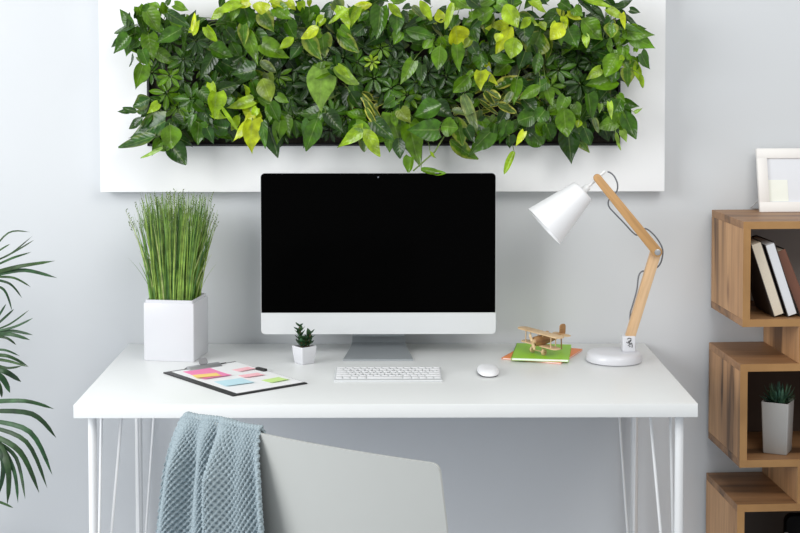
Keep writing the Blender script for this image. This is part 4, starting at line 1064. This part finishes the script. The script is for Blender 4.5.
for sy in (-1, 1):
    for xx in (.006, .028): MB().cyl((xx, sy * .056, .0300), (xx, sy * .056, .068), .0018, n=10).build('wing_strut', M_TOY, pl, smooth=50)
    MB().cyl((.018, sy * .010, .054), (.018, sy * .012, .068), .0016, n=10).build('cabane_strut', M_TOY, pl, smooth=50)
    wh = MB().cyl((.026, sy * .022, .0105), (.026, sy * .029, .0105), .0105, n=24, bevel=.001).build('wheel', M_TOY, pl, smooth=40)
    MB().cyl((.026, sy * .0285, .0105), (.026, sy * .031, .0105), .003, n=12).build('hub', M_TOYD, wh, smooth=40)
    MB().cyl((.026, sy * .018, .0105), (.022, sy * .012, .031), .0018, n=8).build('landing_strut', M_TOY, pl, smooth=40)
MB().cyl((.026, -.0225, .0105), (.026, .0225, .0105), .0016, n=10).build('axle', M_TOY, pl, smooth=40)
MB().cyl((.045, 0, .043), (.054, 0, .043), .009, .007, n=20, bevel=.001).build('engine_cowl', M_TOY, pl, smooth=40)
pp = MB().prism([(-.004, 0), (-.0055, .014), (-.004, .024), (0, .027), (.004, .024), (.0055, .014), (.004, 0), (.0055, -.014), (.004, -.024), (0, -.027), (-.004, -.024), (-.0055, -.014)], .0025,
                Matrix.Translation((.054, 0, .043)) @ Matrix.Rotation(rad(28), 4, 'X') @ Matrix(((0, 0, 1, 0), (1, 0, 0, 0), (0, 1, 0, 0), (0, 0, 0, 1)))).build('propeller', M_TOY, pl, smooth=40)
MB().cyl((.0563, 0, .043), (.0605, 0, .043), .0042, .002, n=14).build('spinner', M_TOY, pp, smooth=40)
MB().prism(rrect(-.096, -.070, .048, .085, .009), .0035, Matrix(((1, 0, 0, 0), (0, 0, -1, .00175), (0, 1, 0, 0), (0, 0, 0, 1)))).build('tail_fin', M_TOYD, pl, smooth=40)
MB().prism(rrect(-.012, .012, -.034, .034, .008), .003, Matrix.Translation((-.080, 0, .0495))).build('tailplane', M_TOY, pl, smooth=40)
MB().cyl((-.078, 0, .046), (-.082, 0, .0015), .0022, n=8).build('tail_skid', M_TOYD, pl, smooth=40)
MB().lathe([(.0, .016), (.005, .0145), (.0075, .009), (.0070, .003), (.004, 0)], 16, Matrix.Translation((-.012, 0, .055))).build('pilot_peg', M_TOYD, pl, smooth=50)

# ------------------------------------------------------------------ desk lamp
lamp = thing('desk_lamp', (.6235, -.253, .75), 'jointed wooden desk lamp with white shade and round white base at the desk right', 'lamp')
MB().lathe([(0, .0004), (.071, .0004), (.0755, .003), (.0765, .010), (.0755, .019), (.071, .0255), (.062, .028), (0, .0285)], 64, Matrix.Translation((.6235, -.253, .75))).build('base', M_POT, lamp, world=True, smooth=50)
sk = MB().box(.6445, .6795, -.270, -.238, .778, .8215, .003, 3).build('socket', M_POT, lamp, world=True, smooth=40)
mk = MB()
for pts in ([(-.006, .012), (-.001, .015), (.005, .013), (.003, .008), (-.003, .006), (-.001, .001), (.004, -.001)], [(-.008, .004), (-.004, .001), (.001, .004), (.005, .009)], [(-.004, -.005), (.002, -.003), (.006, .002), (.008, -.006), (.007, -.011)], [(-.001, -.009), (.003, -.008)]):
    mk.tube([(.662 + a, -.2705, .802 + b) for a, b in pts], .0011, 6)
mk.build('script_mark', M_BLACK, sk, smooth=60).matrix_parent_inverse = Matrix.Identity(4)
mk_o = sk.children[0]
mk_o.data.transform(lamp.matrix_basis.inverted())
E0, E1, A1 = Vector((.6645, -.254, .812)), Vector((.7360, -.254, 1.053)), Vector((.5725, -.270, 1.2545))
def bar(p0, p1, w0, w1, th, ext=0):
    d = (p1 - p0); L = d.length; u = d.normalized(); wv = Vector((0, -1, 0)).cross(u).normalized(); tv = u.cross(wv)
    t = MB(); n = 10; outl = []
    for k in range(n + 1): a = pi / 2 + pi * k / n; outl.append((w0 / 2 * cos(a) , w0 / 2 * sin(a)))
    for k in range(n + 1): a = -pi / 2 + pi * k / n; outl.append((L + w1 / 2 * cos(a), w1 / 2 * sin(a)))
    # local x along the bar, y across, z thickness
    t.prism(outl, th, Matrix.Translation((0, 0, -th / 2)), .0015)
    # keep the grain along local z of the object: rotate so bar runs along z
    o_rot = Matrix(((0, 1, 0, 0), (0, 0, 1, 0), (1, 0, 0, 0), (0, 0, 0, 1)))
    bmesh.ops.transform(t.bm, matrix=o_rot, verts=t.bm.verts)
    R_ = Matrix((( wv.x, tv.x, u.x, p0.x), (wv.y, tv.y, u.y, p0.y), (wv.z, tv.z, u.z, p0.z), (0, 0, 0, 1)))
    return t, R_
t, R_ = bar(E0, E1, .026, .029, .018)
la = t.build('lower_arm', M_BEECH, lamp, smooth=40); la.matrix_basis = lamp.matrix_basis.inverted() @ R_
t, R_ = bar(E1 + Vector((0, -.017, 0)), A1, .0275, .0215, .012)
ua = t.build('upper_arm', M_BEECHD, lamp, smooth=40); ua.matrix_basis = lamp.matrix_basis.inverted() @ R_
bo = MB(); bo.cyl((.736, -.276, 1.053), (.736, -.281, 1.053), .0085, n=20, bevel=.001); bo.cyl((.736, -.2805, 1.053), (.736, -.285, 1.053), .005, n=6); bo.cyl((.736, -.243, 1.053), (.736, -.2805, 1.053), .003, n=12)
bo.build('hinge_bolt', M_STEEL, lamp, world=True, smooth=40)
# shade
TC, OC = Vector((.5365, -.254, 1.2175)), Vector((.4295, -.262, 1.1215))
ax = (TC - OC).normalized(); Ls = (TC - OC).length
R_ = Matrix.Translation(OC) @ ax.to_track_quat('Z', 'Y').to_matrix().to_4x4()
sh = MB(); sh.lathe([(.0645, 0), (.0635, 0), (.0335, Ls - .006), (.030, Ls - .002), (.010, Ls - .002), (.010, Ls), (.0305, Ls), (.0335, Ls - .0015), (.0355, Ls - .007), (.0645, 0)], 56, R_)
sh.build('lamp_shade', mat('shade_enamel', (.86, .865, .88), .35, noise=.008), lamp, world=True, smooth=50)
MB().lathe([(0, .062), (.012, .06), (.021, .075), (.023, .086), (.018, .104), (.012, .115), (.012, .134), (0, .134)], 24, R_).build('bulb', mat('frosted_bulb', (.85, .85, .83), .3), lamp, world=True, smooth=50)
nk = MB(); nk.cyl(TC - ax * .004, TC + ax * .018, .011, .009, n=20, bevel=.001); nk.cyl(TC + ax * .015, TC + ax * .080, .0042, n=14)
nk.build('neck_rod', M_METALW, lamp, world=True, smooth=40)
def spline(pts, sub=6):
    pts = [Vector(p) for p in pts]; out = []
    for i in range(len(pts) - 1):
        p0, p1, p2, p3 = pts[max(i - 1, 0)], pts[i], pts[i + 1], pts[min(i + 2, len(pts) - 1)]
        for k in range(sub):
            t = k / sub; out.append(.5 * ((2 * p1) + (p2 - p0) * t + (2 * p0 - 5 * p1 + 4 * p2 - p3) * t * t + (3 * p1 - p0 - 3 * p2 + p3) * t ** 3))
    return out + [pts[-1]]
CORD = [(.603, -.254, 1.270), (.612, -.252, 1.266), (.622, -.25, 1.256), (.630, -.248, 1.239), (.631, -.246, 1.222), (.624, -.248, 1.209), (.613, -.250, 1.201), (.605, -.252, 1.187), (.608, -.253, 1.173), (.622, -.253, 1.157),
        (.649, -.253, 1.129), (.671, -.252, 1.105), (.685, -.248, 1.096), (.696, -.245, 1.108), (.709, -.243, 1.113), (.726, -.24, 1.102), (.745, -.238, 1.080), (.757, -.237, 1.055), (.756, -.236, 1.030), (.748, -.236, 1.011), (.732, -.236, .999),
        (.715, -.236, .993), (.701, -.238, .995), (.691, -.24, .981), (.686, -.243, .945), (.675, -.243, .904), (.669, -.242, .882), (.668, -.240, .850), (.667, -.236, .81)]
MB().tube(spline(CORD, 5), .0021, 8).build('cord', M_CORD, lamp, world=True, smooth=180)

# ------------------------------------------------------------------ bookcase
bc = thing('bookcase', (.934, -.018, 0), 'oak-veneer zigzag bookcase of open cubbies against the wall, cut by the right edge', 'bookcase', rz=rad(3.3))
BW, BD, TH = .42, .31, .020
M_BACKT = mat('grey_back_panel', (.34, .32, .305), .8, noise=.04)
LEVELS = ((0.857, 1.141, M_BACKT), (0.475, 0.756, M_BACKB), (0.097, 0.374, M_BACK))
def bpart(name, x0, x1, y0, y1, z0, z1, m, xs):
    o = MB().box(x0, x1, y0, y1, z0, z1, .0008, 1).build(name, m, bc); o.location = (xs, 0, 0); return o
for (z0, z1, bm_), xs in zip(LEVELS, (.005, 0, -.005)):
    for (a, b) in ((0, TH), (BW - TH, BW)):
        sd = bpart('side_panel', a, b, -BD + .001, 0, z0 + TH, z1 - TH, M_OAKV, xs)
        MB().box(a, b, -BD, -BD + .0012, z0 + TH, z1 - TH).build('edge_band', M_OAKE, sd)
    for nm, za, zb in (('top_panel', z1 - TH, z1), ('bottom_panel', z0, z0 + TH)):
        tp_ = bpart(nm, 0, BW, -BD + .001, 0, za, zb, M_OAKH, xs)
        MB().box(0, BW, -BD, -BD + .0012, za, zb).build('edge_band', M_OAKE, tp_)
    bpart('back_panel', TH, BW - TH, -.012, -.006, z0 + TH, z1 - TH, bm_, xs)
for z0, z1 in ((.756, .857), (.374, .475), (0, .097)):
    sp_ = bpart('spacer_panel', .160, .178, -BD + .001, 0, z0, z1, M_OAKV, 0)
    MB().box(.160, .178, -BD, -BD + .0012, z0, z1).build('edge_band', M_OAKE, sp_)
    bpart('spacer_panel', BW - TH, BW, -BD, 0, z0, z1, M_OAKV, 0)

# books leaning against the left side panel of the top cubby
BCM = bc.matrix_basis
def book(xb, lean, th, h, d, cov, pages, label, spine_in=True, yoff=0.0):
    n = thing('book', (0, 0, 0), label, 'book', group='books leaning in the top cubby')
    m_ = BCM @ Matrix.Translation((xb, -BD + .024 + yoff, .8772)) @ Matrix.Rotation(-rad(lean), 4, 'Y')
    n.matrix_basis = m_
    # local: x = thickness (0..th), y = depth, z = height; pivots on its lower left edge... shifted so the lowest edge rests on the shelf
    ct = .0022
    MB().box(ct, th - ct, .001, d - .004, .003, h - .003).build('pages', pages, n)
    cv = MB(); cv.box(0, ct, 0, d, 0, h, .0006, 1); cv.box(th - ct, th, 0, d, 0, h, .0006, 1); cv.box(0, th, d - .002, d, 0, h, .0006, 1)
    cv.build('cover', cov, n)
    return n
CREAM = mat('cream_pages', (.68, .60, .48), .8, noise=.08, nscale=300)
WHITEP = mat('white_pages', (.70, .71, .73), .75, noise=.03, nscale=300)
DARKC = mat('dark_cover', (.035, .028, .026), .5)
BRNC = mat('brown_cover', (.16, .062, .035), .5, noise=.15)
book(.0990, 18.5, .030, .210, .16, DARKC, CREAM, 'book with cream page edges, leftmost of the three leaning in the top cubby')
book(.1370, 18.5, .028, .208, .16, DARKC, WHITEP, 'book with bright white page edges, middle of the three leaning in the top cubby')
b3 = book(.1730, 22.0, .030, .188, .15, DARKC, CREAM, 'dark book with a brown spine, rightmost of the three leaning in the top cubby', yoff=.012)
MB().box(.0024, .0300, -.0022, .0012, 0, .188, .0008, 1).build('spine', BRNC, b3)

# picture frame on top
pf = thing('photo_frame', (1.063, -.082, 1.1412), 'white photo frame with a pale print leaning on top of the oak bookcase', 'photo frame', rz=rad(2))
PT = Matrix.Rotation(rad(-14), 4, 'X')
fw, fh, bd = .250, .184, .029
q = MB()
q.box(0, fw, 0, .014, 0, bd, .0015, 2, PT); q.box(0, fw, 0, .014, fh - bd, fh, .0015, 2, PT); q.box(0, bd, 0, .014, bd - .001, fh - bd + .001, .0015, 2, PT); q.box(fw - bd, fw, 0, .014, bd - .001, fh - bd + .001, .0015, 2, PT)
q.build('frame', mat('cream_white_frame', (.82, .80, .77), .4, noise=.01), pf, smooth=40)
ps = MB().box(bd - .003, fw - bd + .003, .006, .010, bd - .003, fh - bd + .003, M=PT).build('print', M_GLASS_PAPER, pf)
MB().box(bd + .001, bd + .056, .0052, .0062, bd + .002, bd + .064, M=PT).build('print_patch', mat('pale_cream_patch', (.86, .88, .80), .5), ps)
MB().tube([(.03, .030, .10), (.012, .055, .03), (-.012, .062, .0035), (-.002, .066, .002), (.05, .064, .002)], .0013, 8).build('wire_stand', M_STEEL, pf, smooth=60)

# white vase with a succulent in the middle cubby
vz = .4955
vp = thing('potted_succulent', BCM @ Vector((.130, -.228, vz)), 'spiky dark green succulent in a tall white square vase in the middle cubby', 'plant', rz=rad(-27))
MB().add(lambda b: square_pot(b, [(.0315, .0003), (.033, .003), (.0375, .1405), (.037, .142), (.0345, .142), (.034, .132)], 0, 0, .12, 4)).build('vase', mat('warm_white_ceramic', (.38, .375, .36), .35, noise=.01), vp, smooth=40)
MB().box(-.034, .034, -.034, .034, .131, .135).build('soil', M_SOIL, vp)
sf = MB(True)
for k in range(64):
    a = k * 2.4; el = .25 + 1.2 * ((k / 64) ** .8); L = random.uniform(.036, .056)
    b0 = Vector((cos(a) * .008 + random.uniform(-.012, .012), sin(a) * .008 + random.uniform(-.012, .012), .134))
    tp = b0 + Vector((cos(a) * cos(el) * L, sin(a) * cos(el) * L, sin(el) * L + .006))
    sf.leaf(b0, tp, .009, (cos(a) * -.5, sin(a) * -.5, 1), jitter((.045, .11, .065), .3), 'strap', .5, .1, 6)
sf.build('foliage', M_LEAF_MATT, vp)

# black rounded item and a small pale ornament in the lowest cubby
bx = thing('black_box', BCM @ Vector((.232, -.18, .1172)), 'rounded black box-shaped item in the lowest cubby at the right edge', 'box')
MB().prism(rrect(-.062, .062, 0, .186, .022, 8), .03, Matrix(((1, 0, 0, 0), (0, 0, -1, .015), (0, 1, 0, 0), (0, 0, 0, 1))), .003)  .build('body', mat('matte_black', (.004, .004, .004), .6, spec=.1), bx, smooth=40)
og = thing('ornament', BCM @ Vector((.156, -.235, .1172)), 'small pale grey ornament beside the black item in the lowest cubby', 'ornament')
MB().lathe([(0, 0), (.014, .0004), (.015, .01), (.008, .03), (.011, .08), (.014, .12), (.012, .142), (.006, .152), (0, .153)], 24).build('body', mat('grey_glaze', (.42, .40, .40), .3, noise=.25, nscale=60), og, smooth=50)

# ------------------------------------------------------------------ palm on the left
pm = thing('potted_palm', (-1.30, -.42, 0), 'feathery green palm whose fronds reach in from the left edge beside the desk', 'plant')
MB().lathe([(0, .001), (.12, .001), (.13, .01), (.155, .30), (.155, .31), (.143, .31), (.14, .27), (0, .27)], 40).build('pot', M_POT, pm, smooth=40)
MB().lathe([(0, .275), (.141, .272)], 30).build('soil', M_SOIL, pm)
PC = (.028, .075, .022)
for fi, rows in PALM.items():
    fr = MB(True)
    cx = sum(r[0][0] for r in rows) / len(rows); cz = sum(r[0][2] for r in rows) / len(rows); cy = rows[0][0][1]
    first = Vector(rows[-1][0]) if fi == 4 else Vector(rows[len(rows) // 2][0])
    # rachis: rises from the pot, arches over and carries the leaflets
    if fi == 4: path = [(-1.29, -.42, .27), (-1.22, -.42, .60), (-1.13, -.41, .74), (-1.075, -.40, .70), (-1.05, -.40, .60), (-1.035, -.40, .52)]
    else: path = [(-1.29, -.42, .27), (-1.28, -.42, .27 + (cz - .27) * .75), (-1.20, -.41, cz - .02), (-1.12, -.40, cz + .01), (cx, cy, cz)]
    sp_pts = spline(path, 6)
    fr.tube(sp_pts, .006, 6, .0025, col=(.10, .19, .04))
    for r_ in rows:
        p0, p1, p2, wd = Vector(r_[0]), Vector(r_[1]), Vector(r_[2]), r_[3] * .62
        near = min(sp_pts, key=lambda v: (v - p0).length)
        cc = jitter(PC if wd < .02 else (.05, .12, .03), .35)
        if near.x < p0.x: 
            start = near
        else: start = p0
        ctrl = spline([start, p0, p1, p2] if (start - p0).length > .01 else [p0, p1, p2], 5)
        if wd > .02: ctrl = [start.lerp(p0, .5)] + ctrl[4:] if len(ctrl) > 12 else ctrl
        prev = None; n = len(ctrl)
        for k, pt in enumerate(ctrl):
            d = (ctrl[min(k + 1, n - 1)] - ctrl[max(k - 1, 0)]).normalized()
            sd = d.cross(Vector((0, -1, .35))).normalized(); q = k / (n - 1)
            ww = wd * .5 * (.35 + .65 * sin(pi * min(1, q * .8 + .15)) if q < .9 else .35 * (1 - q) / .1 + .02)
            up = sd.cross(d) * (ww * .35)
            cur = (fr.bm.verts.new(pt - sd * ww - up), fr.bm.verts.new(pt), fr.bm.verts.new(pt + sd * ww - up))
            if prev:
                for j in (0, 1):
                    fc = fr.bm.faces.new((prev[j], prev[j + 1], cur[j + 1], cur[j])); fc.smooth = True; fr.paint(fc, cc)
            prev = cur
    fr.build('frond', M_LEAF_MATT, pm, world=True)
# more fronds outside the frame so the palm is whole
for k in range(5):
    fr = MB(True); a = 2.0 + k * .75; hgt = .75 + .12 * (k % 3)
    path = spline([(-1.29, -.42, .27), (-1.30 + .08 * cos(a), -.42 + .05 * sin(a), .27 + hgt * .7), (-1.30 + .25 * cos(a), -.42 + .10 * sin(a), .27 + hgt), (-1.30 + .48 * cos(a), -.42 + .16 * sin(a), .22 + hgt)], 8)
    fr.tube(path, .006, 6, .0015, col=(.10, .19, .04))
    for j in range(9, len(path)):
        d = (path[j] - path[j - 1]).normalized(); sd = d.cross(Vector((0, 0, 1))).normalized()
        for sg in (-1, 1):
            tip = path[j] + sd * sg * .15 + d * .11 - Vector((0, 0, .06))
            tip.y = min(tip.y, -.03)
            fr.leaf(path[j], tip, .013, (0, 0, 1), jitter(PC, .3), 'strap', .3, .12, 5)
    fr.build('frond', M_LEAF_MATT, pm, world=True)

# ------------------------------------------------------------------ chair
TL = Vector((-.398, -1.385, .884)); TR = Vector((.094, -1.75, .885))
ex = (TR - TL).normalized(); ex.z = 0; ex.normalize(); CW = (TR - TL).length
fwd = Vector((-ex.y, ex.x, 0))           # towards the desk
cc0 = (TL + TR) / 2
ch = thing('chair', (cc0.x, cc0.y, 0), 'white shell chair turned at an angle with its back to the viewer, before the desk', 'chair', rz=math.atan2(ex.y, ex.x))
# local: x along the back's top edge, +y towards the desk
prof = [(0, .884), (.0003, .881), (.0008, .877), (.0015, .871), (.010, .80), (.022, .70), (.034, .60), (.050, .52), (.085, .475), (.14, .455), (.22, .45), (.32, .452), (.42, .458), (.45, .455)]
pp_ = spline([(0, a, b) for a, b in prof], 4)
def shell(t):
    us = [-1, -.998, -.992, -.98, -.965] + [-.95 + 1.9 * i / 30 for i in range(31)] + [.965, .98, .992, .998, 1]; nu = len(us) - 1; nv = len(pp_); rc = .013; th = .0045
    def P(i, j):
        u = us[i]; p_ = pp_[j]; hang = .884 - p_.z
        hw = CW / 2 + .007 * min(1, hang / .12) + .006 * min(1, max(0, hang - .12) / .3)
        if j > nv * .55: hw -= .10 * ((j - nv * .55) / (nv * .45)) ** 2
        # edges wrap forward on the back, upward on the seat
        k = j / (nv - 1); wb = min(1, max(0, (.75 - k) / .29)); ws = min(1, max(0, (k - .35) * 3))
        y = p_.y - .045 * (1 - u * u) * wb + .0
        z = p_.z + .006 * (1 - u * u) * (1 if j == 0 else max(0, 1 - hang / .1)) + .03 * u * u * ws
        d = (1 - abs(u)) * hw
        if hang < rc and d < rc:
            dz = rc - sqrt(max(0, rc * rc - (rc - d) ** 2)); z = min(z, .884 - dz + .0)
        return Vector((u * hw, y, z))
    G = [[P(i, j) for j in range(nv)] for i in range(nu + 1)]
    A = [[t.verts.new(p_) for p_ in r_] for r_ in G]; B = []
    for i in range(nu + 1):
        r_ = []
        for j in range(nv):
            tg = pp_[min(j + 1, nv - 1)] - pp_[max(j - 1, 0)]; n = Vector((0, -tg.z, tg.y)).normalized()
            if j < 12: n = Vector((0, 1, 0))
            r_.append(t.verts.new(G[i][j] + n * th))
        B.append(r_)
    for i in range(nu):
        for j in range(nv - 1):
            t.faces.new((A[i][j], A[i + 1][j], A[i + 1][j + 1], A[i][j + 1])); t.faces.new((B[i + 1][j], B[i][j], B[i][j + 1], B[i + 1][j + 1]))
        t.faces.new((A[i + 1][0], A[i][0], B[i][0], B[i + 1][0])); t.faces.new((A[i][nv - 1], A[i + 1][nv - 1], B[i + 1][nv - 1], B[i][nv - 1]))
    for j in range(nv - 1):
        t.faces.new((A[0][j], A[0][j + 1], B[0][j + 1], B[0][j])); t.faces.new((A[nu][j + 1], A[nu][j], B[nu][j], B[nu][j + 1]))
    bmesh.ops.recalc_face_normals(t, faces=t.faces)
MB().add(shell).build('shell', mat('white_plastic', (.47, .48, .455), .38, noise=.01), ch, smooth=50)
for sx in (-1, 1):
    for yy, oy in ((.13, -.05), (.36, .06)):
        MB().cyl((sx * .15, yy, .462), (sx * .215, yy + oy, 0.001), .014, .010, n=14).build('leg', M_BEECH, ch, smooth=50)

# ------------------------------------------------------------------ knitted throw
def throw(t):
    du = .0013; a0, a1 = -.010, .239; nu = int((a1 - a0 + .10) / du); tin, tout = .20, .47; nv = int((tin + tout) / du)
    A = []
    def fold(s, hang):
        g = min(1, .10 + hang / .10)
        return 1.6 * g * (.010 * cos(2 * pi * (1.9 * s - .12)) + .018 * math.exp(-((s - .70 + .05 * hang) / .10) ** 2) - .026 * math.exp(-((s - .53 + .10 * hang) / .055) ** 2) + .007 * cos(2 * pi * (4.3 * s + .3 + .6 * hang)))
    base = []
    for i in range(nu + 1):
        s = i / nu; row_ = []
        for j in range(nv + 1):
            q = j * du - tin            # <0 desk side, >0 viewer side
            hang = max(0, abs(q) - .014)
            e_ = a0 + (a1 - a0) * s - CW / 2
            u_ = max(-1, min(1, e_ / (CW / 2))); crown = .006 * (1 - u_ * u_); bulge = -.045 * (1 - u_ * u_)
            e_ += -.034 * (1 - s) ** 1.5 * min(1.6, hang / .22) + .030 * s * min(1.6, hang / .22)
            rr = .0105; ang = max(-pi / 2, min(pi / 2, q / rr * 1.1))
            y = .0055 + bulge - rr * sin(ang); z = .884 + crown + .0035 + rr * cos(ang) - (max(0, abs(q) - rr * pi / 2 / 1.1))
            if q > 0: y -= fold(s, hang) + .028 * (1 - math.exp(-hang / .05))
            else: y += .5 * abs(fold(s, hang)) + .010 * (1 - math.exp(-hang / .04)) + (.16 * hang)
            # the corner falls away at the left end
            drop = .018 * max(0, 1 - s / .10) ** 2
            z -= drop + .010 * (1 - s) + .002 * sin(9 * s)
            row_.append(Vector((e_, y, z)))
        base.append(row_)
    for i in range(nu + 1):
        r_ = []
        for j in range(nv + 1):
            a = i * du; b = j * du
            n = (base[min(i + 1, nu)][j] - base[max(i - 1, 0)][j]).cross(base[i][min(j + 1, nv)] - base[i][max(j - 1, 0)])
            n = n.normalized() if n.length > 1e-12 else Vector((0, -1, 0))
            p_ = .0108
            h = .0085 * min(1, (abs(j * du - tin) + .010) / .02) * (abs(cos(pi * (a + b * .8) / p_)) * abs(cos(pi * (a - b * .8) / p_))) ** .55
            r_.append(t.verts.new(base[i][j] + n * h))
        A.append(r_)
    for i in range(nu):
        for j in range(nv): t.faces.new((A[i][j], A[i][j + 1], A[i + 1][j + 1], A[i + 1][j]))
tw = MB().add(throw)
bmesh.ops.transform(tw.bm, matrix=ch.matrix_basis, verts=tw.bm.verts)
tw_o = tw.build('throw_blanket', mat('blue_grey_knit', (.34, .41, .44), .95, spec=.1, noise=.12, nscale=400), smooth=180, loc=(TL.x + .08, TL.y - .05, .884))
sol = tw_o.modifiers.new('thickness', 'SOLIDIFY'); sol.thickness = .003; sol.offset = 0
tag(tw_o, 'pale blue knitted throw draped over the left end of the white chair back', 'blanket')
bpy.context.view_layer.update()
